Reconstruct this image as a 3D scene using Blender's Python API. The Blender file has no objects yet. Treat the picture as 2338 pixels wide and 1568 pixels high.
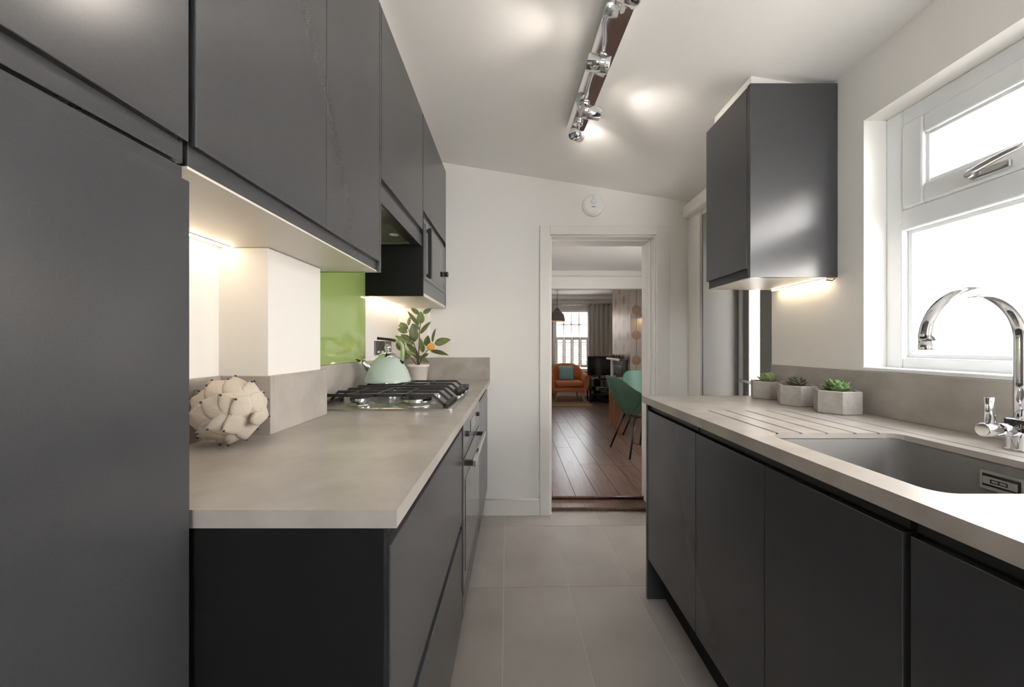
import bpy, bmesh, math, random
from mathutils import Vector, Matrix, Quaternion

random.seed(7)
S = bpy.context.scene
COL = S.collection
PI = math.pi

# ------------------------------------------------------------------ camera
F_PX, PX0, PY0, EYE = 850.0, 1173.0, 790.0, 1.134
cam_d = bpy.data.cameras.new('camera')
cam_d.sensor_fit = 'HORIZONTAL'
cam_d.sensor_width = 36.0
cam_d.lens = F_PX / 2338.0 * 36.0
cam_d.shift_x = -(PX0 - 1169.0) / 2338.0
cam_d.shift_y = (PY0 - 784.0) / 2338.0
cam_d.clip_start = 0.02
cam = bpy.data.objects.new('camera', cam_d)
cam.location = (0, 0, EYE)
cam.rotation_euler = (PI / 2, 0, 0)
COL.objects.link(cam)
S.camera = cam

# ------------------------------------------------------------------ world, exposure
SKY = 10.0
w = bpy.data.worlds.new('overcast_sky')
S.world = w
w.use_nodes = True
bg = w.node_tree.nodes['Background']
bg.inputs[0].default_value = (0.90, 0.95, 1.0, 1)
bg.inputs[1].default_value = SKY
sun_d = bpy.data.lights.new('sun', 'SUN')
sun_d.energy = 60.0; sun_d.angle = 0.02; sun_d.color = (1.0, 0.98, 0.95)
sun = bpy.data.objects.new('sun', sun_d)
sun.rotation_mode = 'QUATERNION'      # high sun, coming over the house from behind left
sun.rotation_quaternion = Vector((0, 0, -1)).rotation_difference(Vector((.42, .13, -.90)))
COL.objects.link(sun)
S.view_settings.view_transform = 'Standard'
S.view_settings.look = 'None'
S.view_settings.gamma = 1.0
S.view_settings.use_curve_mapping = False
S.view_settings.exposure = 0.25
S.cycles.use_denoising = True
S.cycles.max_bounces = 14
S.cycles.diffuse_bounces = 8
S.cycles.glossy_bounces = 6
S.cycles.transparent_max_bounces = 16
S.cycles.sample_clamp_indirect = 30.0

# ------------------------------------------------------------------ helpers
def lin(c):
    return tuple(((x / 12.92) if x <= 0.04045 else ((x + 0.055) / 1.055) ** 2.4) for x in c)
def hexc(h):
    h = h.lstrip('#')
    return lin(tuple(int(h[i:i + 2], 16) / 255 for i in (0, 2, 4)))

MATS = {}
def mat(name, col, rough=0.5, metal=0.0, spec=0.5, var=0.0, vscale=8.0, bump=0.0, bscale=200.0,
        emit=None, estr=0.0, coat=0.0, stretch=None, detail=4.0, objvar=0.0, col2=None):
    if name in MATS:
        return MATS[name]
    m = bpy.data.materials.new(name)
    m.use_nodes = True
    nt = m.node_tree
    b = nt.nodes['Principled BSDF']
    c = hexc(col) if isinstance(col, str) else col
    b.inputs['Base Color'].default_value = (*c, 1)
    b.inputs['Roughness'].default_value = rough
    b.inputs['Metallic'].default_value = metal
    b.inputs['Specular IOR Level'].default_value = spec
    if coat:
        b.inputs['Coat Weight'].default_value = coat
        b.inputs['Coat Roughness'].default_value = 0.05
    if emit is not None:
        b.inputs['Emission Color'].default_value = (*emit, 1)
        b.inputs['Emission Strength'].default_value = estr
    tc = nt.nodes.new('ShaderNodeTexCoord')
    geo = nt.nodes.new('ShaderNodeNewGeometry')
    vec = geo.outputs['Position']
    if stretch:
        mp = nt.nodes.new('ShaderNodeMapping')
        mp.inputs['Scale'].default_value = stretch
        nt.links.new(vec, mp.inputs['Vector']); vec = mp.outputs[0]
    if objvar:
        oi = nt.nodes.new('ShaderNodeObjectInfo')
        ad = nt.nodes.new('ShaderNodeVectorMath'); ad.operation = 'SCALE'
        cmb = nt.nodes.new('ShaderNodeCombineXYZ')
        for k in range(3): nt.links.new(oi.outputs['Random'], cmb.inputs[k])
        nt.links.new(cmb.outputs[0], ad.inputs[0]); ad.inputs['Scale'].default_value = 37.0
        a2 = nt.nodes.new('ShaderNodeVectorMath'); a2.operation = 'ADD'
        nt.links.new(vec, a2.inputs[0]); nt.links.new(ad.outputs[0], a2.inputs[1]); vec = a2.outputs[0]
    last = None
    if var or col2:
        n = nt.nodes.new('ShaderNodeTexNoise')
        n.inputs['Scale'].default_value = vscale; n.inputs['Detail'].default_value = detail
        nt.links.new(vec, n.inputs['Vector'])
        r = nt.nodes.new('ShaderNodeValToRGB')
        r.color_ramp.elements[0].position = 0.3; r.color_ramp.elements[1].position = 0.7
        if col2:
            ca = c; cb = hexc(col2)
        else:
            ca = tuple(x * (1 - var) for x in c); cb = tuple(min(1, x * (1 + var)) for x in c)
        r.color_ramp.elements[0].color = (*ca, 1); r.color_ramp.elements[1].color = (*cb, 1)
        nt.links.new(n.outputs['Fac'], r.inputs['Fac'])
        last = r.outputs['Color']
    if objvar:
        hs = nt.nodes.new('ShaderNodeHueSaturation')
        if last: nt.links.new(last, hs.inputs['Color'])
        else: hs.inputs['Color'].default_value = (*c, 1)
        mr = nt.nodes.new('ShaderNodeMapRange')
        mr.inputs['To Min'].default_value = 1 - objvar; mr.inputs['To Max'].default_value = 1 + objvar
        nt.links.new(oi.outputs['Random'], mr.inputs['Value'])
        nt.links.new(mr.outputs[0], hs.inputs['Value'])
        last = hs.outputs['Color']
    if last: nt.links.new(last, b.inputs['Base Color'])
    if bump:
        n2 = nt.nodes.new('ShaderNodeTexNoise')
        n2.inputs['Scale'].default_value = bscale; n2.inputs['Detail'].default_value = 3
        nt.links.new(vec, n2.inputs['Vector'])
        bp = nt.nodes.new('ShaderNodeBump'); bp.inputs['Strength'].default_value = bump
        bp.inputs['Distance'].default_value = 0.002
        nt.links.new(n2.outputs['Fac'], bp.inputs['Height'])
        nt.links.new(bp.outputs[0], b.inputs['Normal'])
    MATS[name] = m
    return m

def glass_mat(name, tint=(1, 1, 1)):
    m = bpy.data.materials.new(name); m.use_nodes = True
    nt = m.node_tree; nt.nodes.remove(nt.nodes['Principled BSDF'])
    out = nt.nodes['Material Output']
    tr = nt.nodes.new('ShaderNodeBsdfTransparent'); tr.inputs[0].default_value = (*tint, 1)
    gl = nt.nodes.new('ShaderNodeBsdfGlossy'); gl.inputs['Roughness'].default_value = 0.02
    fr = nt.nodes.new('ShaderNodeFresnel'); fr.inputs[0].default_value = 1.35
    mx = nt.nodes.new('ShaderNodeMixShader')
    ge = nt.nodes.new('ShaderNodeNewGeometry'); sb_ = nt.nodes.new('ShaderNodeMath'); sb_.operation = 'SUBTRACT'; sb_.inputs[0].default_value = 1.0
    ml = nt.nodes.new('ShaderNodeMath'); ml.operation = 'MULTIPLY'
    nt.links.new(ge.outputs['Backfacing'], sb_.inputs[1]); nt.links.new(fr.outputs[0], ml.inputs[0]); nt.links.new(sb_.outputs[0], ml.inputs[1])
    nt.links.new(ml.outputs[0], mx.inputs[0]); nt.links.new(tr.outputs[0], mx.inputs[1]); nt.links.new(gl.outputs[0], mx.inputs[2])
    nt.links.new(mx.outputs[0], out.inputs['Surface'])
    MATS[name] = m
    return m

class MB:
    """collects shapes in world coordinates, then links them as one mesh object"""
    def __init__(s):
        s.v = []; s.f = []; s.sm = []
    def add(s, vs, fs, smooth=False):
        o = len(s.v)
        s.v += [tuple(p) for p in vs]
        s.f += [tuple(i + o for i in f) for f in fs]
        s.sm += [smooth] * len(fs)
        return s
    def bm(s, bm, smooth=False):
        bm.verts.index_update()
        s.add([v.co for v in bm.verts], [[v.index for v in f.verts] for f in bm.faces], smooth)
        bm.free(); return s
    def box(s, x0, x1, y0, y1, z0, z1, bev=0.0, seg=2, mtx=None):
        bm = bmesh.new()
        bmesh.ops.create_cube(bm, size=1)
        for v in bm.verts:
            v.co = Vector(((x0 + x1) / 2 + v.co.x * (x1 - x0), (y0 + y1) / 2 + v.co.y * (y1 - y0), (z0 + z1) / 2 + v.co.z * (z1 - z0)))
        if bev > 0:
            bmesh.ops.bevel(bm, geom=bm.edges[:], offset=bev, segments=seg, profile=0.5, affect='EDGES')
        if mtx: bmesh.ops.transform(bm, matrix=mtx, verts=bm.verts[:])
        return s.bm(bm)
    def prism(s, pts, z0, z1):
        n = len(pts)
        vs = [(p[0], p[1], z0) for p in pts] + [(p[0], p[1], z1) for p in pts]
        fs = [tuple(range(n - 1, -1, -1)), tuple(range(n, 2 * n))] + [(i, (i + 1) % n, n + (i + 1) % n, n + i) for i in range(n)]
        return s.add(vs, fs)
    def lathe(s, prof, origin=(0, 0, 0), axis=(0, 0, 1), n=32, smooth=True, capa=True, capb=True):
        q = Vector((0, 0, 1)).rotation_difference(Vector(axis).normalized())
        O = Vector(origin); vs = []; fs = []
        for (r, z) in prof:
            for k in range(n):
                a = 2 * PI * k / n
                vs.append(O + q @ Vector((r * math.cos(a), r * math.sin(a), z)))
        for i in range(len(prof) - 1):
            for k in range(n):
                fs.append((i * n + k, i * n + (k + 1) % n, (i + 1) * n + (k + 1) % n, (i + 1) * n + k))
        s.add(vs, fs, smooth)
        o = len(s.v) - len(vs)
        if capa and prof[0][0] > 1e-5:
            s.f.append(tuple(o + k for k in range(n - 1, -1, -1))); s.sm.append(False)
        if capb and prof[-1][0] > 1e-5:
            s.f.append(tuple(o + (len(prof) - 1) * n + k for k in range(n))); s.sm.append(False)
        return s
    def cyl(s, p0, p1, r0, r1=None, n=20, bev=0.0):
        p0 = Vector(p0); p1 = Vector(p1); r1 = r0 if r1 is None else r1
        L = (p1 - p0).length
        prof = [(r0, 0), (r1, L)] if bev <= 0 else [(r0 - bev, 0), (r0, bev), (r1, L - bev), (r1 - bev, L)]
        return s.lathe(prof, p0, p1 - p0, n)
    def tube(s, pts, r, n=12, caps=True, closed=False):
        pts = [Vector(p) for p in pts]; m = len(pts)
        rs = r if isinstance(r, (list, tuple)) else [r] * m
        vs = []; fs = []
        prev = None
        for i, p in enumerate(pts):
            a = pts[max(i - 1, 0)]; b = pts[min(i + 1, m - 1)]
            t = (b - a).normalized()
            if prev is None:
                ref = Vector((0, 0, 1)) if abs(t.z) < 0.9 else Vector((1, 0, 0))
                nx = t.cross(ref).normalized()
            else:
                nx = (prev - t * prev.dot(t)).normalized()
            prev = nx; ny = t.cross(nx)
            for k in range(n):
                an = 2 * PI * k / n
                vs.append(p + (nx * math.cos(an) + ny * math.sin(an)) * rs[i])
        for i in range(m - 1):
            for k in range(n):
                fs.append((i * n + k, i * n + (k + 1) % n, (i + 1) * n + (k + 1) % n, (i + 1) * n + k))
        s.add(vs, fs, True)
        if caps:
            o = len(s.v) - len(vs)
            s.f.append(tuple(o + k for k in range(n - 1, -1, -1))); s.sm.append(False)
            s.f.append(tuple(o + (m - 1) * n + k for k in range(n))); s.sm.append(False)
        return s
    def ring_loft(s, rings, smooth=True, cap0=True, cap1=True):
        n = len(rings[0]); vs = [p for r in rings for p in r]; fs = []
        for i in range(len(rings) - 1):
            for k in range(n):
                fs.append((i * n + k, i * n + (k + 1) % n, (i + 1) * n + (k + 1) % n, (i + 1) * n + k))
        s.add(vs, fs, smooth)
        o = len(s.v) - len(vs)
        if cap0: s.f.append(tuple(o + k for k in range(n - 1, -1, -1))); s.sm.append(False)
        if cap1: s.f.append(tuple(o + (len(rings) - 1) * n + k for k in range(n))); s.sm.append(False)
        return s
    def grid(s, P, smooth=True):
        a = len(P); b = len(P[0]); vs = [p for r in P for p in r]
        fs = [(i * b + j, i * b + j + 1, (i + 1) * b + j + 1, (i + 1) * b + j) for i in range(a - 1) for j in range(b - 1)]
        return s.add(vs, fs, smooth)
    def build(s, name, m, parent=None, fix=True):
        c = Vector((0, 0, 0))
        lo = Vector([min(v[i] for v in s.v) for i in range(3)]); hi = Vector([max(v[i] for v in s.v) for i in range(3)])
        c = (lo + hi) / 2
        me = bpy.data.meshes.new(name)
        me.from_pydata([tuple(Vector(v) - c) for v in s.v], [], s.f)
        me.polygons.foreach_set('use_smooth', s.sm)
        if fix:
            bm = bmesh.new(); bm.from_mesh(me)
            bmesh.ops.recalc_face_normals(bm, faces=bm.faces[:]); bm.to_mesh(me); bm.free()
        me.materials.append(m)
        me.update()
        o = bpy.data.objects.new(name, me)
        COL.objects.link(o)
        put(o, c, parent)
        return o

WPOS = {}
def put(o, wc, parent=None):
    WPOS[o.name] = Vector(wc)
    if parent is not None:
        o.parent = parent
        o.location = Vector(wc) - WPOS[parent.name]
    else:
        o.location = wc

def thing(name, label, cat, loc, group=None):
    o = bpy.data.objects.new(name, None)
    o.empty_display_size = 0.05
    COL.objects.link(o)
    put(o, loc)
    return tag(o, label, cat, group)
def tag(o, label, cat=None, group=None, kind=None):
    o['label'] = label
    if cat: o['category'] = cat
    if group: o['group'] = group
    if kind: o['kind'] = kind
    return o
def lab(o, label):
    o['label'] = label; return o
def struct(o, label=None, cat=None):
    o['kind'] = 'structure'
    if label: o['label'] = label
    if cat: o['category'] = cat
    return o
def solid(o, t, off=0.0):
    md = o.modifiers.new('solid', 'SOLIDIFY'); md.thickness = t; md.offset = off
    return o
def rr(x0, x1, y0, y1, r, n=6):
    pts = []
    for (cx, cy, a0) in ((x1 - r, y1 - r, 0), (x0 + r, y1 - r, PI / 2), (x0 + r, y0 + r, PI), (x1 - r, y0 + r, 3 * PI / 2)):
        for k in range(n + 1):
            a = a0 + PI / 2 * k / n
            pts.append((cx + r * math.cos(a), cy + r * math.sin(a)))
    return pts
def W(px, py, Y):
    return Vector(((px - PX0) * Y / F_PX, Y, EYE - (py - PY0) * Y / F_PX))

# ------------------------------------------------------------------ materials
M_wall = mat('painted_plaster', '#f0ede9', 0.85, spec=0.25, bump=0.04, bscale=120)
M_ceil = mat('ceiling_paint', '#f3f1ef', 0.9, spec=0.2, bump=0.03, bscale=90)
M_trim = mat('white_gloss_trim', '#eae6e1', 0.35, spec=0.5)
M_upvc = mat('white_upvc', '#eef0f1', 0.28, spec=0.5)
M_cab = mat('graphite_satin_lacquer', (0.056, 0.056, 0.060), 0.25, spec=0.6, var=0.05, vscale=400)
M_cabin = mat('graphite_rail', (0.030, 0.031, 0.035), 0.4, spec=0.4)
M_black = mat('black_gap', (0.012, 0.012, 0.014), 0.5)
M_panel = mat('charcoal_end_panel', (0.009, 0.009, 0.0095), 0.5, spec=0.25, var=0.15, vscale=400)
M_under = mat('pale_underside', '#d9d2c8', 0.35)
M_work = mat('beige_quartz', '#a09992', 0.34, spec=0.25, var=0.0, vscale=9, detail=8, col2='#b9b3ac', bump=0.02, bscale=400)
M_tile = mat('stone_tile', '#aea69f', 0.36, spec=0.5, vscale=3.5, detail=9, col2='#c0b8b1', bump=0.03, bscale=60, objvar=0.04)
M_grout = mat('pale_grout', '#d0c8bf', 0.8)
M_chrome = mat('chrome', (0.82, 0.83, 0.85), 0.07, metal=1.0)
M_steel = mat('brushed_steel', (0.52, 0.51, 0.49), 0.28, metal=1.0, bump=0.05, bscale=300, stretch=(1, 30, 30))
M_iron = mat('black_cast_iron', (0.030, 0.028, 0.027), 0.38)
M_sink = mat('grey_granite_sink', '#6b6865', 0.5, var=0.15, vscale=500)
M_mint = mat('mint_enamel', '#c2d1c8', 0.18, coat=0.5)
M_lime = mat('lime_green_glass', '#a6bd70', 0.08, spec=0.6, coat=0.6)
M_pot = mat('white_ceramic', '#e4ded8', 0.4)
M_soil = mat('dark_soil', '#3a2d24', 0.95, var=0.4, vscale=150)
M_leaf = mat('leaf_green', '#6b7848', 0.4, var=0.25, vscale=60, objvar=0.3)
M_stem = mat('plant_stem', '#5a4a33', 0.7)
M_fruit = mat('orange_fruit', '#e7a64a', 0.45, bump=0.1, bscale=300)
M_conc = mat('pale_concrete', '#a8a39d', 0.8, var=0.1, vscale=60, bump=0.1, bscale=250)
M_succ = mat('succulent_green', '#6f8d58', 0.45, objvar=0.3, var=0.2, vscale=80)
M_succ2 = mat('succulent_dark', '#666a54', 0.45, objvar=0.3, col2='#4d4640', vscale=80)
M_glass = glass_mat('clear_glass')
M_led = mat('led_glow', '#ffffff', 0.5, emit=(1.0, 0.80, 0.55), estr=18.0)
M_bulb = mat('bulb_glow', '#ffffff', 0.5, emit=(1.0, 0.88, 0.74), estr=40.0)
M_frost = mat('grey_frame', '#83817f', 0.4)
M_plate = mat('brushed_socket_plate', (0.20, 0.195, 0.19), 0.35, metal=0.85)
M_dark = mat('dark_plastic', (0.015, 0.015, 0.016), 0.3)
M_tvglass = mat('black_glass', (0.008, 0.008, 0.010), 0.08, coat=0.5)
M_micro = mat('microwave_grey', (0.20, 0.20, 0.205), 0.3, metal=0.5)

def ramp_wood(name, ca, cb, rough, objvar):
    m = mat(name, ca, rough, col2=cb, vscale=3.0, detail=8, stretch=(16, 1.3, 16), objvar=objvar, bump=0.05, bscale=20)
    return m
M_plank = ramp_wood('walnut_floor', '#553f36', '#7b5f51', 0.30, 0.12)
M_oakleg = ramp_wood('light_oak', '#a08468', '#b99b7c', 0.4, 0.0)
M_tablewood = ramp_wood('brown_table_wood', '#7c4f33', '#93603f', 0.35, 0.0)

# ================================================================== ROOM SHELL
ZC = lambda X: EYE + 1.158 - 0.1595 * X      # sloping kitchen ceiling
XL, XR, YE, YB = -0.755, 1.18, 2.503, -1.45

# floor with tiles
fl = MB().box(-0.95, 1.5, YB - 0.1, 2.60, -0.12, -0.0015).build('floor', M_grout)
struct(fl, 'kitchen floor of large stone tiles with pale grout lines', 'floor')
ang = 0.0188
tw, tl, gr = 0.3075, 0.593, 0.0035
tile_me = None
org = Vector((-0.0147, 1.749, 0))
for i in range(-3, 5):
    for j in range(-5, 2):
        a0, a1 = i * tw + gr / 2, (i + 1) * tw - gr / 2
        b0, b1 = j * tl + gr / 2, (j + 1) * tl - gr / 2
        if j == 1: b1 = b0 + 0.215
        pts = [(org.x + a - ang * (b + org.y), org.y + b + ang * a) for a, b in ((a0, b0), (a1, b0), (a1, b1), (a0, b1))]
        pts = [(min(max(x, XL), XR), min(y, 2.555)) for x, y in pts]
        if max(p[0] for p in pts) - min(p[0] for p in pts) < 0.03: continue
        MB().prism(pts, -0.006, 0.0).build('tile', M_tile, fl)

# ceiling
cl = MB()
x0, x1 = -0.95, 1.6
vs = [(x0, YB - .1, ZC(x0)), (x1, YB - .1, ZC(x1)), (x1, YE + .02, ZC(x1)), (x0, YE + .02, ZC(x0))]
cl.add(vs + [(a, b, c + 0.12) for a, b, c in vs], [(0, 1, 2, 3), (7, 6, 5, 4), (0, 4, 5, 1), (1, 5, 6, 2), (2, 6, 7, 3), (3, 7, 4, 0)])
struct(cl.build('ceiling', M_ceil), 'white sloping kitchen ceiling', 'ceiling')

# left wall, with boxed-in pier and boxed corner
wl = MB().box(XL - 0.15, XL, YB - .1, YE + .02, -0.1, 2.6).build('wall_left', M_wall)
struct(wl, 'white left kitchen wall behind the hob', 'wall')
MB().box(XL - .01, -0.628, 0.953, 1.21, 0.9, 1.386, 0.002).build('boxed_pier', M_wall, wl)
MB().box(XL - .01, -0.5626, 2.44, YE + .01, 0.9, 1.386, 0.002).build('boxed_corner', M_wall, wl)
# back wall behind the camera
wb = MB()
BZ = 1.1
wb.box(XL - .15, -.15, YB - .15, YB, -.1, 2.6); wb.box(.75, 1.6, YB - .15, YB, -.1, 2.6); wb.box(-.15, .75, YB - .15, YB, 2.05, 2.6); wb.box(-.15, .75, YB - .15, YB, -.1, BZ)
struct(wb.build('wall_back', M_wall), 'white wall behind the camera with an added window', 'wall')
gdr = struct(bpy.data.objects.new('added_window_back', None), 'white framed window added unseen behind the camera for daylight', 'window'); COL.objects.link(gdr)  # unseen window, added to bring daylight in from behind the camera
put(gdr, (.3, YB - .1, BZ))
for b_ in ((-.15, -.09, BZ, 2.05), (.69, .75, BZ, 2.05), (-.09, .69, BZ, BZ + .06), (-.09, .69, 1.99, 2.05)):
    MB().box(b_[0], b_[1], YB - .12, YB - .06, b_[2], b_[3], .004).build('frame_bar', M_upvc, gdr)
MB().box(-.09, .69, YB - .092, YB - .086, BZ + .06, 1.99).build('pane', M_glass, gdr)

# end wall with doorway
LXE = 2.6
DX0, DX1, DZ = 0.242, 0.954, 1.879
we = MB()
we.box(XL - .15, DX0, YE, YE + .235, -.1, 2.6)
we.box(DX1, LXE, YE, YE + .235, -.1, 2.6)
we.box(DX0, DX1, YE, YE + .235, DZ, 2.6)
we = struct(we.build('wall_end', M_wall), 'white end wall around the open doorway', 'wall')
# architrave round the doorway
dr = struct(bpy.data.objects.new('door_1', None)); COL.objects.link(dr); put(dr, (DX0, YE, 0))
struct(dr, 'white framed open doorway into the living room', 'doorway')
def archi(parts):
    for nm, b in parts:
        mb = MB(); mb.box(*b, 0.004)
        mb.build(nm, M_trim, dr)
T = 0.018
archi([('architrave', (DX0 - .068, DX0, YE - T, YE, 0, DZ + .061)),
       ('architrave', (DX1, DX1 + .088, YE - T, YE, 0, DZ + .061)),
       ('architrave', (DX0, DX1, YE - T, YE, DZ, DZ + .061)),
       ('jamb', (DX0 - .001, DX0 + .012, YE - .002, YE + .24, 0, DZ)),
       ('jamb', (DX1 - .012, DX1 + .001, YE - .002, YE + .24, 0, DZ)),
       ('head_lining', (DX0, DX1, YE - .002, YE + .24, DZ - .012, DZ + .001)),
       ('door_stop', (DX1 - .03, DX1 - .012, YE + .05, YE + .08, 0, DZ - .012)),
       ('door_stop', (DX0 + .012, DX0 + .018, YE + .05, YE + .08, 0, DZ - .012)),
       ('door_stop', (DX0, DX1, YE + .05, YE + .08, DZ - .026, DZ - .012))])
# skirting boards on the end wall
sk = MB().box(-0.2, DX0 - .068, YE - .016, YE, 0, 0.105, 0.003).build('baseboard_end', M_trim)
struct(sk, 'white skirting board left of the doorway', 'skirting')
MB().tube([(-0.2, YE - .012, .108), (DX0 - .068, YE - .012, .108)], .006, 8).build('moulding', M_trim, sk)

# right wall with window and side door openings
WY0, WY1, WZ0, WZ1 = 0.02, 1.255, 1.052, 1.894
GY0, GY1, GZ = 1.703, 2.333, 1.957
wr = MB()
XO = 1.46
wr.box(XR, XO, YB - .1, WY0, -.1, 2.6)
wr.box(XR, XO, WY0, WY1, -.1, WZ0)
wr.box(XR, XO, WY0, WY1, WZ1, 2.6)
wr.box(XR, XO, WY1, GY0, -.1, 2.6)
wr.box(XR, XO, GY0, GY1, GZ, 2.6)
wr.box(XR, XO, GY1, YE + .01, -.1, 2.6)
wr = struct(wr.build('wall_right', M_wall), 'white right kitchen wall with the window', 'wall')

# ------------------------------------------------------------------ kitchen window
wn = struct(bpy.data.objects.new('window_1', None), 'white framed kitchen window above the sink', 'window'); COL.objects.link(wn)
put(wn, (1.255, .6, WZ0))
FX0, FX1 = 1.255, 1.318
def fr_rect(nm, y0, y1, z0, z1, wd, x0, x1, m, par, bev=.005, wl_=None, wr_=None, wb=None, wt=None):
    """a rectangular frame of four bars in the plane X"""
    l = wl_ or wd; r = wr_ or wd; bt = wb or wd; tp = wt or wd
    for (a, b, c, d) in ((y0, y0 + l, z0, z1), (y1 - r, y1, z0, z1), (y0 + l, y1 - r, z0, z0 + bt), (y0 + l, y1 - r, z1 - tp, z1)):
        MB().box(x0, x1, a, b, c, d, bev).build(nm, m, par)
fr_rect('frame_bar', WY0, WY1, WZ0, WZ1, .052, FX0, FX1, M_upvc, wn, wb=.045)
MB().box(FX0, FX1, WY0 + .05, WY1 - .05, 1.505, 1.572, .005).build('transom', M_upvc, wn)
# glazing beads of the lower light
fr_rect('glazing_bead', WY0 + .05, WY1 - .052, 1.096, 1.506, .014, FX0 + .018, FX1 - .01, M_upvc, wn, .003)
MB().box(1.298, 1.304, WY0 + .055, WY1 - .058, 1.10, 1.503).build('pane', M_glass, wn)
sa = MB().box(FX0 - .006, FX0 + .04, WY0 + .055, WY0 + .115, 1.572, 1.842, .006).build('sash', M_upvc, wn)
for (a, b, c, d) in ((WY1 - .118, WY1 - .056, 1.572, 1.842), (WY0 + .115, WY1 - .118, 1.572, 1.632), (WY0 + .115, WY1 - .118, 1.785, 1.842)):
    MB().box(FX0 - .006, FX0 + .04, a, b, c, d, .006).build('sash_bar', M_upvc, sa)
fr_rect('glazing_bead', WY0 + .112, WY1 - .116, 1.630, 1.787, .012, FX0 + .004, FX0 + .03, M_upvc, sa, .003)
MB().box(1.287, 1.293, WY0 + .115, WY1 - .118, 1.632, 1.785).build('pane', M_glass, sa)
# lever handle of the top sash
hx = FX0 - .006
hd = MB().box(hx - .012, hx, 0.93, 1.012, 1.582, 1.604, .005).build('handle', M_steel, sa)
MB().cyl((hx - .03, 1.0, 1.597), (hx - .01, 1.0, 1.597), .011, .011, 16, .002).build('handle_pivot', M_steel, hd)
MB().tube([(hx - .026, 1.003, 1.597), (hx - .032, .97, 1.603), (hx - .036, .92, 1.611), (hx - .034, .885, 1.615)], [.009, .008, .007, .005], 10).build('handle_lever', M_steel, hd)
MB().box(XR - .008, FX0 + .002, WY0, WY1 + .002, 1.052, 1.064, .002).build('sill', M_upvc, wn)

# ------------------------------------------------------------------ side door in the right wall
d2 = struct(bpy.data.objects.new('door_2', None), 'grey glazed side door in the recess beyond the worktop', 'door'); COL.objects.link(d2)
put(d2, (1.42, 2.0, 0))
MB().box(XR + .001, 1.46, GY1 - .012, GY1 + .002, 0, GZ).build('recess_lining', M_frost, d2)
MB().box(XR + .001, 1.46, GY0 - .002, GY1, GZ - .012, GZ + .001).build('recess_head', M_frost, d2)
MB().box(1.40, 1.45, 2.29, GY1 - .012, 0, GZ - .012, .004).build('door_frame', M_upvc, d2)
MB().box(1.41, 1.45, 2.235, 2.29, 0.02, GZ - .02, .004).build('stile', M_frost, d2)
st = MB().box(1.41, 1.45, 2.04, 2.136, 0.02, GZ - .02, .004).build('stile', M_frost, d2)
MB().box(1.41, 1.45, 2.136, 2.235, 0.02, 0.16, .003).build('rail', M_frost, d2)
MB().box(1.41, 1.45, 2.136, 2.235, GZ - .12, GZ - .02, .003).build('rail', M_frost, d2)
MB().box(1.43, 1.436, 2.13, 2.24, 0.15, GZ - .11).build('pane', M_glass, d2)
MB().box(1.405, 1.45, GY0, 2.04, 0, GZ - .012, .003).build('side_panel', M_frost, d2)
lv = MB().tube([(1.405, 2.095, .925), (1.36, 2.095, .925), (1.35, 2.11, .925), (1.35, 2.215, .93)], .009, 10).build('lever_handle', M_chrome, st)
# white casing round the recess
MB().box(XR - .016, XR, GY1, YE - .018, 0, GZ + .06, .003).build('casing', M_trim, d2)
MB().box(XR - .05, XR, 1.69, YE - .018, GZ + .03, GZ + .105, .004).build('casing_head', M_trim, d2)

# ------------------------------------------------------------------ outside
gd = struct(MB().box(-12, 14, -10, 30, -.35, -.25).build('ground', mat('paving', '#8d8a86', .9)), 'grey paving outside', 'ground')
M_render = mat('white_render', '#f4f2ef', .9, var=.05, vscale=1.2)
nb = MB().box(2.55, 2.75, -4, 2.62, -.25, 2.36).build('wall_neighbour', M_render)
struct(nb, 'white rendered garden wall outside the kitchen window', 'wall')
MB().box(2.50, 2.80, -4, 2.62, 2.36, 2.40, .005).build('coping', mat('coping_stone', '#c9c5c0', .8, var=.2, vscale=5), nb)

# ================================================================== LEFT RUN
XD = -0.456            # face of the wall cabinet doors
ZU, ZD, ZT = 1.387, 1.42, 2.305
def wall_unit(name, label, y0, y1, doors, zd=ZD, zc=ZU, rail=True, under=True):
    t = thing(name, label, 'cabinet', (XL, y0, zc))
    MB().box(XL + .002, XD - .022, y0 + .001, y1 - .001, zc + (.004 if under else 0), ZT).build('carcass', M_cab, t)
    n = len(doors) - 1
    for k in range(n):
        MB().box(XD - .019, XD, doors[k] + .0015, doors[k + 1] - .0015, zd, ZT, .0015).build('door', M_cab, t)
    if rail:
        MB().box(XD - .021, XD - .010, y0 + .002, y1 - .002, zc + .004, zd + .006, .001).build('handle_rail', M_cab, t)
    if under:
        lab(MB().box(XL + .002, XD - .010, y0 + .001, y1 - .001, zc, zc + .004).build('bottom_panel', M_under, t), 'pale underside of the cabinet')
    return t
ta = wall_unit('wall_cabinet', 'dark grey wall cabinet over the tall unit, nearest the camera on the left', -.12, .5265, [-.12, .5245], under=False)
tb = wall_unit('wall_cabinet', 'dark grey two-door wall cabinet lit below, above the artichoke ornament', .5305, 1.266, [.5325, .908, 1.266])
MB().box(XL + .002, XD, 1.267, 1.281, ZU, ZT, .001).build('end_panel', M_cab, tb)
tc_ = wall_unit('wall_cabinet', 'dark grey single-door wall cabinet above the cooker hood', 1.283, 1.868, [1.283, 1.868], 1.715, 1.70, rail=False, under=False)
MB().box(XD - .021, XD - .012, 1.285, 1.866, 1.688, 1.722, .001).build('handle_rail', M_cab, tc_)
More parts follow.
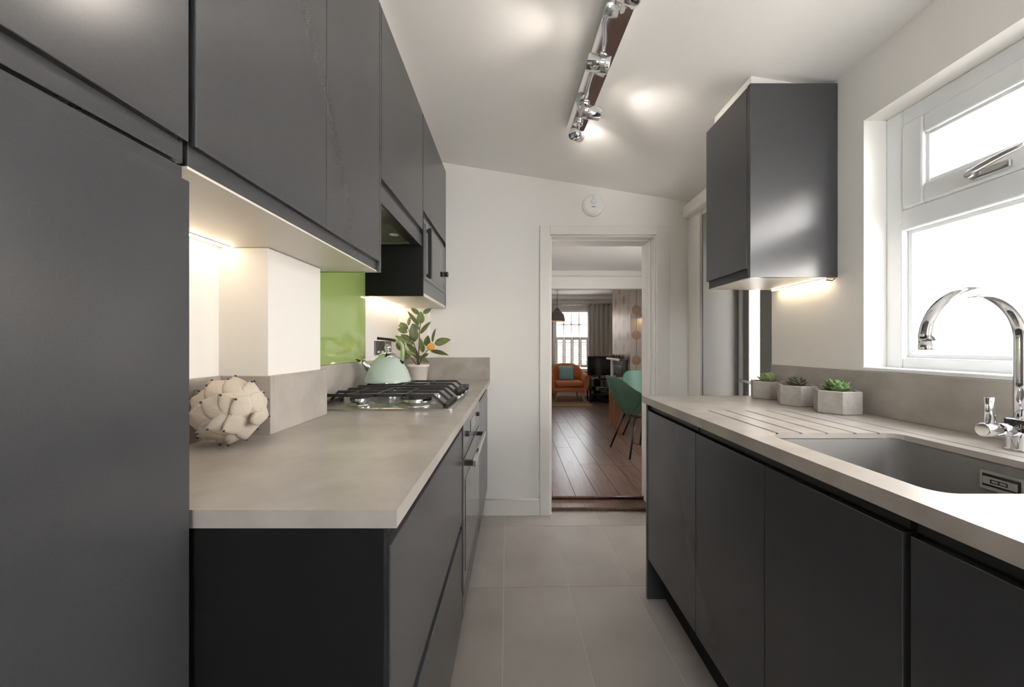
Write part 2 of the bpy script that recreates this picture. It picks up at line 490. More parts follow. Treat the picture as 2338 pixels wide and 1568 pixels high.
# microwave housing
td = thing('wall_cabinet', 'dark grey wall cabinet by the end wall that houses the microwave', 'cabinet', (XL, 1.872, ZU))
MB().box(XL + .002, XD - .001, 1.872, 1.890, ZU, ZT, .001).build('side_panel', M_panel, td)
MB().box(XL + .002, XD - .001, 2.484, 2.502, ZU, ZT, .001).build('side_panel', M_panel, td)
MB().box(XL + .002, XD - .022, 1.890, 2.484, 1.80, ZT).build('carcass', M_cab, td)
MB().box(XD - .019, XD, 1.874, 2.500, 1.82, ZT, .0015).build('door', M_cab, td)
MB().box(XD - .021, XD - .012, 1.890, 2.484, 1.79, 1.826, .001).build('handle_rail', M_cabin, td)
lab(MB().box(XL + .002, XD - .001, 1.890, 2.484, ZU, ZU + .016).build('bottom_panel', M_under, td), 'pale underside of the cabinet')
# white filler above the wall cabinets
fz = MB()
fz.add([(XD - .05, -.12, ZT), (XD - .05, YE, ZT), (XD - .05, YE, ZC(XD - .05)), (XD - .05, -.12, ZC(XD - .05)),
        (XD - .07, -.12, ZT), (XD - .07, YE, ZT), (XD - .07, YE, ZC(XD - .07)), (XD - .07, -.12, ZC(XD - .07))],
       [(0, 1, 2, 3), (7, 6, 5, 4), (0, 4, 5, 1), (1, 5, 6, 2), (2, 6, 7, 3), (3, 7, 4, 0)])
struct(fz.build('trim_1', M_wall), 'white filler strip between left cabinets and ceiling', 'trim')

# cooker hood
hd = thing('cooker_hood', 'slim built-in cooker hood under the wall cabinet above the hob', 'cooker hood', (XL, 1.58, 1.64))
MB().box(XD - .016, XD - .004, 1.285, 1.866, 1.632, 1.688, .001).build('fascia', M_cab, hd)
MB().box(XL + .002, XD - .018, 1.285, 1.866, 1.660, 1.698).build('body', M_micro, hd)
for (a, b, c, d) in ((XL + .002, XD - .018, 1.285, 1.305), (XL + .002, XD - .018, 1.846, 1.866), (XL + .002, XL + .03, 1.305, 1.846), (XD - .06, XD - .018, 1.305, 1.846)):
    MB().box(a, b, c, d, 1.642, 1.662, .001).build('frame_bar', M_steel, hd)
for k in range(2):
    MB().box(XL + .034, XD - .064, 1.31 + k * .27, 1.57 + k * .27, 1.652, 1.660, .001).build('filter', mat('hood_filter', (.30, .29, .26), .45, metal=.6), hd)
for k in range(2):
    lab(MB().cyl((XD - .1, 1.42 + k * .31, 1.6505), (XD - .1, 1.42 + k * .31, 1.655), .022, n=20).build('lamp_lens', M_trim, hd), 'round white hood lamp')

# microwave
mw = thing('microwave', 'built-in grey microwave with black bar handle beside the end wall', 'microwave', (XD, 2.19, 1.4))
MB().box(XL + .05, XD - .012, 1.892, 2.482, 1.404, 1.788).build('body', M_dark, mw)
MB().box(XD - .012, XD - .002, 1.892, 2.482, 1.404, 1.788, .002).build('front_frame', M_micro, mw)
md_ = MB().box(XD - .003, XD + .004, 1.915, 2.378, 1.478, 1.765, .002).build('door', M_micro, mw)
MB().box(XD + .0035, XD + .005, 2.0, 2.36, 1.50, 1.745, .0005).build('window', M_tvglass, md_)
MB().box(XD + .012, XD + .030, 1.925, 1.952, 1.485, 1.745, .004).build('handle', M_dark, md_)
for z in (1.50, 1.73):
    MB().box(XD + .003, XD + .014, 1.928, 1.942, z - .008, z + .008).build('handle_mount', M_dark, md_)
MB().box(XD - .003, XD + .003, 2.383, 2.462, 1.478, 1.765, .002).build('control_panel', M_micro, mw)
MB().lathe([(.017, 0), (.017, .004), (.012, .010), (.017, .016), (.017, .026)], (XD + .003, 2.42, 1.60), (1, 0, 0), 24).build('knob', M_dark, mw)
MB().box(XD + .003, XD + .005, 2.405, 2.438, 1.50, 1.535, .0005).build('button', M_plate, mw)

# tall unit on the left edge
tf = thing('tall_cabinet', 'tall dark grey slab-fronted unit filling the left edge', 'cabinet', (XL, .2, 0))
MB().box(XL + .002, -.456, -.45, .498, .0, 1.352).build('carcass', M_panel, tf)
MB().box(-.454, -.435, -.448, .500, .002, 1.355, .0015).build('door', M_cab, tf)
MB().box(XL + .002, -.465, -.12, .522, 1.356, 1.3855, .001).build('top_filler', M_cab, tf)

# worktop, left
def slab(xs, ys, zfun, zb):
    mb = MB(); nx, ny = len(xs) - 1, len(ys) - 1
    Z = [[zfun((xs[i] + xs[i + 1]) / 2, (ys[j] + ys[j + 1]) / 2) for j in range(ny)] for i in range(nx)]
    def z(i, j): return Z[i][j] if 0 <= i < nx and 0 <= j < ny else None
    for i in range(nx):
        for j in range(ny):
            if Z[i][j] is None: continue
            a, b, c, d, t = xs[i], xs[i + 1], ys[j], ys[j + 1], Z[i][j]
            mb.add([(a, c, t), (b, c, t), (b, d, t), (a, d, t)], [(0, 1, 2, 3)])
            mb.add([(a, c, zb), (b, c, zb), (b, d, zb), (a, d, zb)], [(3, 2, 1, 0)])
            for (di, dj, p, q) in ((-1, 0, (a, d), (a, c)), (1, 0, (b, c), (b, d)), (0, -1, (a, c), (b, c)), (0, 1, (b, d), (a, d))):
                o = z(i + di, j + dj); lo = zb if o is None else o
                if lo < t - 1e-6:
                    mb.add([(p[0], p[1], lo), (q[0], q[1], lo), (q[0], q[1], t), (p[0], p[1], t)], [(0, 1, 2, 3)])
    return mb
WT = 0.91
def lw(x, y):
    if x < -.628 and .953 < y < 1.21: return None
    if x < -.5626 and y > 2.44: return None
    return WT
wtl = thing('worktop', 'beige stone worktop of the left run under the hob', 'worktop', (-.45, 1.5, .885))
slab([XL + .002, -.628, -.5626, -.16], [.509, .953, 1.21, 2.44, YE - .001], lw, .885).build('slab', M_work, wtl, fix=False)
UT = 1.0585
for b in ((XL + .002, XL + .016, .509, .953), (XL + .002, -.614, .939, .953), (-.628, -.614, .953, 1.225), (XL + .002, -.628, 1.21, 1.224),
          (XL + .002, XL + .016, 1.225, 2.44), (XL + .002, -.5486, 2.426, 2.44), (-.5626, -.5486, 2.44, 2.502), (-.5486, -.16, 2.488, 2.502)):
    MB().box(*b, WT + .0005, UT, .001).build('upstand', M_work, wtl)

# base units, left
XF = -0.177
def base_left(name, label, y0, y1, fronts, cat='cabinet'):
    t = thing(name, label, cat, (XL, y0, 0))
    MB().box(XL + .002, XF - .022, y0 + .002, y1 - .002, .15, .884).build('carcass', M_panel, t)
    for nm, a, b in fronts:
        MB().box(XF - .019, XF, y0 + .0025, y1 - .0025, a, b, .0015).build(nm, M_cab, t)
    MB().box(XF - .021, XF - .012, y0 + .003, y1 - .003, .852, .884).build('handle_rail', M_cabin, t)
    MB().box(-.25, -.235, y0, y1, 0.001, .15).build('plinth', M_panel, t)
    return t
tF = base_left('drawer_unit', 'dark grey two-drawer base unit at the near end of the left run', .532, 1.279, [('drawer_front', .535, .847), ('drawer_front', .185, .507)])
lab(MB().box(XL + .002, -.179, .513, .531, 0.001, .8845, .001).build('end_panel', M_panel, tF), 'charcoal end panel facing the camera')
MB().box(XF - .021, XF - .014, .534, 1.277, .500, .540).build('handle_rail', M_black, tF)
tG = base_left('base_cabinet', 'narrow-looking dark grey base cabinet between oven and end wall', 1.880, 2.498, [('door', .185, .847)])
to = thing('oven_housing', 'dark grey housing around the built-in oven', 'cabinet', (XL, 1.28, 0))
MB().box(XL + .002, XF - .03, 1.281, 1.299, .15, .884).build('side_panel', M_panel, to)
MB().box(XL + .002, XF - .03, 1.860, 1.878, .15, .884).build('side_panel', M_panel, to)
MB().box(XF - .019, XF, 1.283, 1.876, .185, .262, .0015).build('filler_panel', M_cab, to)
MB().box(-.25, -.235, 1.279, 1.880, 0.001, .15).build('plinth', M_panel, to)
M_oven = mat('oven_steel', (.22, .22, .22), .2, metal=.75)
ov = thing('oven', 'built-in oven with a square bar handle under the hob', 'oven', (XF, 1.58, .28))
MB().box(XL + .06, XF - .012, 1.301, 1.858, .285, .84).build('body', M_dark, ov)
od = MB().box(XF - .012, XF + .004, 1.284, 1.874, .285, .735, .002).build('door', M_oven, ov)
MB().box(XF + .0035, XF + .0055, 1.33, 1.83, .33, .66, .0005).build('window', M_tvglass, od)
MB().box(XF + .028, XF + .040, 1.34, 1.82, .700, .722, .002).build('handle', M_chrome, od)
for y in (1.352, 1.808):
    MB().box(XF + .003, XF + .030, y - .008, y + .008, .702, .720).build('handle_mount', M_dark, od)
oc = MB().box(XF - .012, XF + .003, 1.284, 1.874, .742, .872, .002).build('control_panel', M_oven, ov)
MB().box(XF + .0025, XF + .0045, 1.50, 1.66, .785, .835, .0005).build('display', M_tvglass, oc)
for y in (1.38, 1.78):
    MB().cyl((XF + .002, y, .81), (XF + .014, y, .81), .011, .010, 20, .002).build('knob', M_dark, oc)

# green glass splashback
sp = MB().box(XL + .002, XL + .008, 1.226, 1.876, UT + .001, 1.625, .001).build('splashback', M_lime)
tag(sp, 'lime green glass splashback behind the hob', 'splashback')

# ------------------------------------------------------------------ hob
hb = thing('gas_hob', 'steel four-burner gas hob with black iron grates', 'hob', (-.465, 1.6, WT))
HX0, HX1, HY0, HY1 = -.722, -.211, 1.291, 1.9155
mb = MB()
mb.ring_loft([[Vector((x, y, z)) for x, y in rr(HX0 + i, HX1 - i, HY0 + i, HY1 - i, .012, 4)] for i, z in ((0, WT + .0005), (0, WT + .006), (.010, WT + .008), (.014, WT + .0075), (.018, WT + .004))], False)
mb.build('hob_plate', M_steel, hb)
GT = .965
def bar(pts, wd=.008, ht=.010):
    mb = MB(); rings = []
    P = [Vector(p) for p in pts]
    for i, p in enumerate(P):
        a = P[max(i - 1, 0)]; b = P[min(i + 1, len(P) - 1)]
        t = (b - a).normalized()
        sd = t.cross(Vector((0, 0, 1))).normalized() * wd / 2
        up = sd.cross(t).normalized() * ht / 2
        rings.append([p + sd + up, p - sd + up, p - sd - up, p + sd - up])
    return mb.ring_loft(rings, False)
for gi, ys in enumerate(((1.318, 1.42, 1.515), (1.61, 1.72, 1.85))):
    g = MB()
    zc = GT - .005
    for y in ys:
        mb_ = bar([(-.700, y, WT + .014), (-.668, y, zc), (-.285, y, zc), (-.243, y, WT + .014)])
        g.add(mb_.v, mb_.f)
    for x in (-.588, -.49, -.388):
        mb_ = bar([(x, ys[0] - .004, zc), (x, ys[-1] + .004, zc)], .007, .009); g.add(mb_.v, mb_.f)
    for x in (-.700, -.243):
        mb_ = bar([(x, ys[0] - .004, WT + .014), (x, ys[-1] + .004, WT + .014)], .012, .012); g.add(mb_.v, mb_.f)
    for x in (-.700, -.243):
        for y in (ys[0], ys[-1]):
            g.box(x - .006, x + .006, y - .006, y + .006, WT + .004, WT + .012)
    g.build('pan_support', M_iron, hb)
for (x, y, r) in ((-.583, 1.42, .037), (-.3725, 1.42, .060), (-.585, 1.75, .045), (-.375, 1.75, .037)):
    bm_ = MB().lathe([(r * 1.35, WT + .003), (r * 1.25, WT + .008), (r * .95, WT + .011), (r * .95, WT + .016)], (x, y, 0), n=36).build('burner', M_steel, hb)
    rg = MB()
    prof = []
    n = 48
    rings = []
    for z in (WT + .016, WT + .0275):
        rings.append([Vector((x + (r + (.0012 if k % 2 else 0)) * math.cos(2 * PI * k / n), y + (r + (.0012 if k % 2 else 0)) * math.sin(2 * PI * k / n), z)) for k in range(n)])
    rg.ring_loft(rings, False).build('flame_ring', M_chrome, bm_)
    MB().lathe([(r * .97, WT + .028), (r * .97, WT + .031), (r * .85, WT + .034), (.001, WT + .0345)], (x, y, 0), n=36).build('burner_cap', M_iron, bm_)
for k in range(4):
    y = 1.60 + k * .062
    kb = MB().lathe([(.019, WT + .004), (.019, WT + .008), (.013, WT + .012), (.013, WT + .018)], (-.238 if k % 2 == 0 else -.232, y, 0), n=20).build('knob_base', M_chrome, hb)
    x = -.238 if k % 2 == 0 else -.232
    MB().lathe([(.016, WT + .0175), (.0165, WT + .040), (.0145, WT + .042)], (x, y, 0), n=20).build('knob', M_dark, kb)

# ------------------------------------------------------------------ kettle
KX, KY, KZ = -.593, 1.752, GT + .0005
kt = thing('kettle', 'mint green whistling kettle standing on the hob', 'kettle', (KX, KY, KZ))
MB().lathe([(.086, 0), (.104, .001), (.108, .006), (.106, .014), (.100, .032), (.090, .058), (.076, .083), (.060, .104), (.047, .116), (.044, .117)], (KX, KY, KZ), n=48).build('body', M_mint, kt)
MB().lathe([(.095, -.0005), (.1085, .0015), (.1085, .0045), (.1075, .0055)], (KX, KY, KZ), n=48, capa=False, capb=False).build('base_rim', M_chrome, kt)
ld = MB().lathe([(.0445, .117), (.044, .121), (.036, .131), (.022, .138), (.008, .1405)], (KX, KY, KZ), n=36).build('lid', M_chrome, kt)
MB().lathe([(.007, .139), (.006, .146), (.013, .152), (.0155, .161), (.013, .170), (.005, .175), (.001, .1755)], (KX, KY, KZ), n=24).build('lid_knob', M_chrome, ld)
s0 = Vector((KX - .064, KY - .040, KZ + .062)); s1 = s0 + Vector((-.036, -.020, .036))
spt = MB().lathe([(.020, -.015), (.020, .022), (.018, .050), (.013, .059), (.004, .061)], s0, s1 - s0, 24).build('spout', M_chrome, kt)
MB().tube([s1, s1 + Vector((-.010, -.004, .006)), s1 + Vector((-.022, -.006, .010))], [.005, .004, .003], 8).build('whistle_lever', M_dark, spt)
hp = [Vector((KX + .064, KY + .01, KZ + .095)), Vector((KX + .068, KY + .01, KZ + .13)), Vector((KX + .066, KY + .01, KZ + .172)), Vector((KX + .056, KY + .008, KZ + .187)), Vector((KX + .036, KY + .006, KZ + .194))]
MB().tube(hp, [.009, .0095, .0095, .009, .008], 12).build('handle_arm', mat('pale_green_handle', '#a5b97e', .3, coat=.4), kt)
MB().tube([hp[-1] + Vector((.004, 0, -.001)), hp[-1] + Vector((-.03, -.004, .006)), hp[-1] + Vector((-.075, -.01, .011)), hp[-1] + Vector((-.082, -.01, .011))], [.0068, .0064, .006, .008], 12).build('handle_grip', M_dark, kt)
MB().cyl((KX + .058, KY - .008, KZ + .098), (KX + .078, KY - .012, KZ + .09), .007, .007, 12, .002).build('handle_rivet', M_dark, kt)

# ------------------------------------------------------------------ potted citrus plant
PY_ = 2.285
pc = W(955, 868, PY_)
PXc = pc.x
pl = thing('potted_plant', 'potted citrus plant with one orange fruit behind the kettle', 'potted plant', (PXc, PY_, WT))
pot = MB().lathe([(.048, .001), (.050, .003), (.060, .095), (.066, .097), (.067, .112), (.062, .112), (.060, .100), (.001, .099)], (PXc, PY_, WT), n=40).build('pot', M_pot, pl)
MB().lathe([(.0595, .1005), (.04, .104), (.001, .105)], (PXc, PY_, WT), n=30).build('soil', M_soil, pl)
def C8(x, y, dy=0.0):
    return W(830 + x / 8.252, 690 + y / 8.252, PY_ + dy)
zs = WT + .10
def stem(pts, r):
    P = [C8(*p) for p in pts]
    MB().tube(P, [r * (1 - .5 * i / (len(P) - 1)) for i in range(len(P))], 8).build('stem', M_stem, pl)
stem([(1030, 1190), (1040, 1000), (1050, 600), (1070, 420), (1078, 250)], .0038)
stem([(1020, 1190), (1000, 930), (940, 760), (840, 500)], .0032)
stem([(1045, 1190), (1100, 1030, -.01), (1200, 910, -.03), (1300, 870, -.045)], .0032)
stem([(1005, 1190), (880, 1020, .02), (740, 800, .04)], .003)
def leaf_mesh(b, t, wd, facing, fold=.25, bend=.12):
    b = Vector(b); t = Vector(t); L = (t - b).length; d = (t - b) / L
    nrm = (facing - d * facing.dot(d)).normalized(); sd = d.cross(nrm)
    P = []
    n = 8
    for i in range(n + 1):
        s = i / n
        hw = wd / 2 * (math.sin(PI * min(1, s ** .8)) ** .75 if 0 < s < 1 else .02)
        row = []
        for j in (-2, -1, 0, 1, 2):
            q = j / 2
            row.append(b + d * L * s + sd * hw * q + nrm * (fold * hw * (abs(q) - .0) - bend * L * (s - .5) ** 2 * 1.2))
        P.append(row)
    return MB().grid(P)
LV = [((1050, 230), (895, 105), .022), ((1070, 410), (1080, 170), .036), ((1120, 205), (1280, 120), .022), ((1045, 440), (830, 165), .018),
      ((840, 440), (895, 250), .02), ((840, 500), (680, 375), .024), ((820, 520), (655, 420), .022), ((830, 560), (635, 500), .027),
      ((965, 745), (920, 400), .042), ((1060, 520), (925, 400), .02), ((1065, 590), (1265, 360), .022), ((920, 745), (620, 645), .032),
      ((900, 700), (700, 605), .02), ((1125, 950), (1058, 665), .026), ((1185, 830), (1218, 622), .03), ((1290, 755), (1355, 485), .018),
      ((1330, 780), (1640, 700), .036), ((1260, 905), (1605, 992), .024), ((1095, 1030), (1225, 965), .017), ((1020, 1010), (1240, 1135), .022),
      ((1035, 1010), (800, 755), .026), ((1000, 985), (720, 915), .02), ((885, 1020), (690, 975), .026), ((960, 785), (790, 750), .02),
      ((750, 900), (510, 760), .034), ((720, 710), (548, 625), .018), ((1045, 1060), (870, 860), .024), ((780, 840), (600, 720), .03)]
for i, (b, t, wd) in enumerate(LV):
    r = random.Random(i)
    dy = r.uniform(-.035, .03)
    if i in (13, 14, 15, 16, 17): dy = -.04
    b3 = C8(b[0], b[1], dy * .4); t3 = C8(t[0], t[1], dy)
    fc = Vector((r.uniform(-.5, .5), -1, r.uniform(-.1, .7)))
    b3.x = max(b3.x, XL + .02); t3.x = max(t3.x, XL + .03)
    o = leaf_mesh(b3, t3, wd * 1.32, fc).build('leaf', M_leaf, pl)
    solid(o, .0008)
fc = C8(1268, 838, -.05)
fr_ = MB().lathe([(.0235 * math.sin(a) if 0 < a < PI else .0005, -.0235 * math.cos(a)) for a in [PI * k / 14 for k in range(15)]], fc, n=28)
fr_.build('fruit', M_fruit, pl)

# ------------------------------------------------------------------ sockets on the left wall
def socket(name, label, y0, y1, z0, z1):
    t = thing(name, label, 'socket', (XL + .002, (y0 + y1) / 2, z0))
    X0 = XL + .001
    MB().box(X0, X0 + .007, y0, y1, z0, z1, .002).build('plate', M_plate, t)
    return t, X0 + .0075
t, X0 = socket('wall_socket', 'grey metal power socket above the upstand left of the kettle', 2.012, 2.165, 1.085, 1.163)
ym = 2.088
for (y, z, a, b) in ((ym, 1.144, .012, .018), (ym - .028, 1.122, .006, .02), (ym + .028, 1.122, .006, .02)):
    MB().box(X0 - .001, X0 + .0005, y - a / 2, y + a / 2, z - b / 2, z + b / 2).build('pin_slot', M_dark, t)
for y in (ym - .028, ym + .03):
    MB().box(X0 - .001, X0 + .001, y - .018, y + .018, 1.096, 1.107, .0005).build('usb_port', M_trim, t)
t, X0 = socket('wall_switch', 'narrow grey metal switch plate half hidden by the kettle', 2.19, 2.275, 1.083, 1.165)
MB().box(X0 - .001, X0 + .003, 2.222, 2.243, 1.11, 1.14, .001).build('rocker', M_plate, t)

# ------------------------------------------------------------------ LED strips
def led(label, p0, p1, r=.0035):
    p0 = Vector(p0); p1 = Vector(p1)
    t = thing('led_strip', label, 'strip light', p0)
    a, b = min(p0.y, p1.y), max(p0.y, p1.y)
    MB().box(p0.x - .006, p0.x + .006, a, b, p0.z - .001, p0.z + .0015).build('strip_base', M_trim, t)
    MB().box(p0.x - .0045, p0.x + .0045, a, b, p0.z - .004, p0.z - .001).build('diodes', M_led, t)
    return t
led('warm led strip glowing under the two-door left wall cabinet', (XL + .03, .535, ZU - .0016), (XL + .03, .948, ZU - .0016))
led('warm led strip glowing under the microwave cabinet', (XL + .03, 1.885, ZU - .0016), (XL + .03, 2.43, ZU - .0016))

# ------------------------------------------------------------------ artichoke ornament
AC = Vector((-.640, .846, WT + .0775))
ax = Vector((-.92, .20, .20)).normalized()
art = thing('artichoke_ornament', 'carved pale wooden artichoke ornament lying on the worktop', 'ornament', (AC.x, AC.y, WT))
M_art = mat('carved_limewood', '#cbc1b3', .75, vscale=14, col2='#d9cfc2', bump=.1, bscale=150)
# fine carved ribs along each petal: wave relief in the petal's own coordinates
nt = M_art.node_tree; bs = nt.nodes['Principled BSDF']
tco = nt.nodes.new('ShaderNodeTexCoord'); wv = nt.nodes.new('ShaderNodeTexWave')
wv.bands_direction = 'Y'; wv.inputs['Scale'].default_value = 110; wv.inputs['Distortion'].default_value = 1.2; wv.inputs['Detail'].default_value = 1
bpn = nt.nodes.new('ShaderNodeBump'); bpn.inputs['Strength'].default_value = .45; bpn.inputs['Distance'].default_value = .0012
nt.links.new(tco.outputs['Object'], wv.inputs['Vector']); nt.links.new(wv.outputs['Fac'], bpn.inputs['Height']); nt.links.new(bpn.outputs[0], bs.inputs['Normal'])
qa = Vector((0, 0, 1)).rotation_difference(ax)
R = .0622
core = MB().lathe([(max(.0005, R * .9 * math.sin(a)), -R * .95 * math.cos(a)) for a in [PI * k / 16 for k in range(17)]], AC, ax, 32)
core.build('core', mat('artichoke_core', '#b3a797', .8), art)
M_stud = mat('pewter_stud', (.12, .115, .11), .4, metal=.8)
st_pts = []
rings_ = [(.16, .80, .42, 5, 1.04, 0.25), (.42, .92, .40, 6, 1.07, 0.0), (.72, .95, .40, 7, 1.10, .45), (1.02, .95, .42, 7, 1.12, .0), (1.38, .92, .42, 7, 1.13, .45), (1.75, .85, .42, 6, 1.10, .1), (2.1, .75, .45, 5, 1.04, .5)]
for ri, (th0, dth, hw, cnt, rad, ph) in enumerate(rings_):
    P = []
    nl, nw = 12, 8
    for i in range(nl + 1):
        s = i / nl
        th = th0 + dth * s
        wdt = hw * R * max(.03, 1.02 * max(0.0, 1 - (2 * (.10 + .90 * s) - 1) ** 2) ** .62)
        rr_ = R * (rad - .11 + .13 * s + .15 * s ** 3)
        row = []
        for j in range(nw + 1):
            q = 2 * j / nw - 1
            ry = wdt * q * 1.15
            rloc = rr_ - .012 * q * q * (1 - .4 * s)
            row.append(Vector((rloc * math.sin(th), ry, -rloc * math.cos(th))))
        P.append(row)
    me_src = None
    for k in range(cnt):
        a = 2 * PI * (k + ph) / cnt
        if me_src is None:
            o = MB().grid(P).build('petal', M_art, None)
            o.modifiers.new('s', 'SOLIDIFY').thickness = .0035
            me_src = o; cen = WPOS[o.name].copy()
        else:
            o = me_src.copy(); COL.objects.link(o)
        rot = qa @ Quaternion((0, 0, 1), a)
        wc = AC + rot @ cen
        o.parent = art; o.rotation_mode = 'QUATERNION'; o.rotation_quaternion = rot
        o.location = wc - WPOS[art.name]; WPOS[o.name] = wc
        tip = P[nl - 1][nw // 2] * 1.035
        if ri == 0 and k == 0: stud0 = None
        if stud0 is None:
            sd_ = MB().lathe([(.0022, -.001), (.0026, .001), (.0012, .0025), (.0003, .0027)], (0, 0, 0), n=10)
            so = sd_.build('stud', M_stud, None); stud0 = so
        else:
            so = stud0.copy(); COL.objects.link(so)
        so.parent = o; so.rotation_mode = 'QUATERNION'
        so.rotation_quaternion = Vector((0, 0, 1)).rotation_difference(tip.normalized())
        so.location = tip - cen
        WPOS[so.name] = wc
# stalk end
MB().lathe([(.014, 0), (.016, .008), (.012, .012), (.001, .012)], AC - ax * (R + .002), -ax, 20).build('stalk', M_art, art)

# ================================================================== RIGHT RUN
XRF = 0.600
def base_right(name, label, y0, y1, joints):
    t = thing(name, label, 'cabinet', (XR, y0, 0))
    MB().box(XRF + .022, XR - .002, y0 + .002, y1 - .002, .15, .66).build('carcass', M_panel, t)
    MB().box(XRF + .022, XRF + .04, y0 + .002, y1 - .002, .66, .878).build('front_rail', M_panel, t)
    for k in range(len(joints) - 1):
        MB().box(XRF, XRF + .019, joints[k] + .0015, joints[k + 1] - .0015, .185, .847, .0015).build('door', M_cab, t)
    MB().box(XRF + .012, XRF + .021, y0 + .003, y1 - .003, .852, .878).build('handle_rail', M_cabin, t)
    MB().box(.68, .695, y0, y1, 0.001, .15).build('plinth', M_panel, t)
    return t
tH = base_right('base_cabinet', 'dark grey single-door base cabinet at the far end of the right run', 1.229, 1.666, [1.229, 1.666])
MB().box(XRF - .002, XR - .002, 1.667, 1.685, 0.001, .8795, .001).build('end_panel', M_cab, tH)
base_right('base_cabinet', 'dark grey two-door base cabinet under the sink', .5715, 1.2285, [.5735, .892, 1.2285])
base_right('base_cabinet', 'dark grey base cabinet nearest the camera at the right edge', -.6, .5675, [-.05, .565])
# wall cabinet, right
te = thing('wall_cabinet', 'dark grey wall cabinet on the right wall beside the window', 'cabinet', (XR, 1.5, 1.384))
ex = .858
MB().box(ex + .002, XR - .002, 1.3536, 1.372, 1.384, 2.09, .001).build('side_panel', M_cab, te)
MB().box(ex + .022, XR - .002, 1.372, 1.660, 1.388, 2.09).build('carcass', M_cab, te)
MB().box(ex, ex + .019, 1.373, 1.660, 1.42, 2.085, .0015).build('door', M_cab, te)
MB().box(ex + .012, ex + .021, 1.373, 1.658, 1.388, 1.425).build('handle_rail', M_cabin, te)
lab(MB().box(ex + .012, XR - .002, 1.373, 1.660, 1.384, 1.388).build('bottom_panel', M_under, te), 'pale underside of the cabinet')
fz = MB(); a, b = ex + .035, XR - .001
fz.add([(a, 1.40, 2.0905), (a, 1.655, 2.0905), (a, 1.655, ZC(a)), (a, 1.40, ZC(a)), (b, 1.40, 2.0905), (b, 1.655, 2.0905), (b, 1.655, ZC(b)), (b, 1.40, ZC(b))],
       [(0, 1, 2, 3), (7, 6, 5, 4), (0, 4, 5, 1), (1, 5, 6, 2), (2, 6, 7, 3), (3, 7, 4, 0)])
struct(fz.build('trim_2', M_wall), 'white filler above the right wall cabinet', 'trim')
tl_ = led('warm led strip glowing under the right wall cabinet', (XR - .03, 1.375, 1.3824), (XR - .03, 1.655, 1.3824))
MB().tube([(XR - .03, 1.378, 1.380), (XR - .012, 1.365, 1.374), (XR - .006, 1.36, 1.382)], .002, 6).build('lead', M_dark, tl_)

# worktop, right with drainer grooves and sink cut-out
SX0, SX1, SY0, SY1 = .645, .985, .565, .9616
gx = [.679, .741, .808, .881, .942]
xs = sorted([.580, SX0, SX1, XR - .002] + [v for g in gx for v in (g - .004, g + .004)] + [1.022, 1.028])
ys = [-.6, SY0, SY1, 1.30, 1.685]
def rw(x, y):
    if SX0 < x < SX1 and SY0 < y < SY1: return None
    if SY1 < y < 1.30 and any(abs(x - g) < .004 for g in gx): return WT - .004
    if 1.022 < x < 1.028 and -.2 < y < 1.30: return WT - .0015
    return WT
wtr = thing('worktop', 'beige stone worktop of the right run with drainer grooves and sink cut-out', 'worktop', (.87, .8, .88))
sl = slab(xs, ys, rw, WT - .014)
rc = .032
for (cx, cy, sx, sy) in ((SX0, SY0, 1, 1), (SX1, SY0, -1, 1), (SX0, SY1, 1, -1), (SX1, SY1, -1, -1)):
    arc = [(cx + sx * rc * (1 - math.cos(a)), cy + sy * rc * (1 - math.sin(a))) for a in [PI / 2 * k / 6 for k in range(7)]]
    pts = [(cx, cy)] + arc
    if sx * sy < 0: pts = pts[::-1]
    sl.prism(pts, WT - .014, WT)
sl.build('slab', M_work, wtr)
MB().box(.580, .600, -.6, 1.685, .88, WT - .0141).build('front_edge', M_work, wtr)
MB().box(.6005, XR - .002, 1.6655, 1.685, .88, WT - .0141).build('end_edge', M_work, wtr)
MB().box(XR - .016, XR - .002, -.6, 1.684, WT + .0005, 1.0515, .001).build('upstand', M_work, wtr)

# sink
sn = thing('sink', 'grey undermounted sink bowl in the right worktop', 'sink', (.815, .76, .7))
mb = MB(); rings = []
for i, z, r in ((-.02, WT - .0145, .06), (.0, WT - .0145, .05), (.004, WT - .02, .05), (.010, .76, .05), (.03, .715, .05), (.06, .705, .05)):
    rings.append([Vector((x, y, z)) for x, y in rr(SX0 - .006 + i, SX1 + .006 - i, SY0 - .006 + i, SY1 + .006 - i, r, 6)])
mb.ring_loft(rings, True, cap0=False, cap1=True)
so_ = mb.build('bowl', M_sink, sn, fix=False)
solid(so_, .003, 1.0)
op = MB().box(SX1 - .007, SX1 - .0005, .712, .782, .838, .878, .001).build('overflow_plate', M_steel, sn)
MB().box(SX1 - .0085, SX1 - .0065, .718, .776, .846, .871).build('overflow_recess', M_dark, op)
MB().box(SX1 - .011, SX1 - .008, .720, .774, .850, .866, .001).build('overflow_cover', M_steel, op)
em = MB()
for dz in (.855, .861): em.box(SX1 - .0118, SX1 - .0108, .735, .760, dz - .0009, dz + .0009)
for y in (.735, .7475, .760): em.box(SX1 - .0118, SX1 - .0108, y - .0009, y + .0009, .8541, .8619)
em.build('overflow_emblem', M_dark, op)
MB().lathe([(.045, .0), (.043, .003), (.02, .002), (.001, .002)], (.815, .76, .7055), n=30).build('drain', M_chrome, sn)

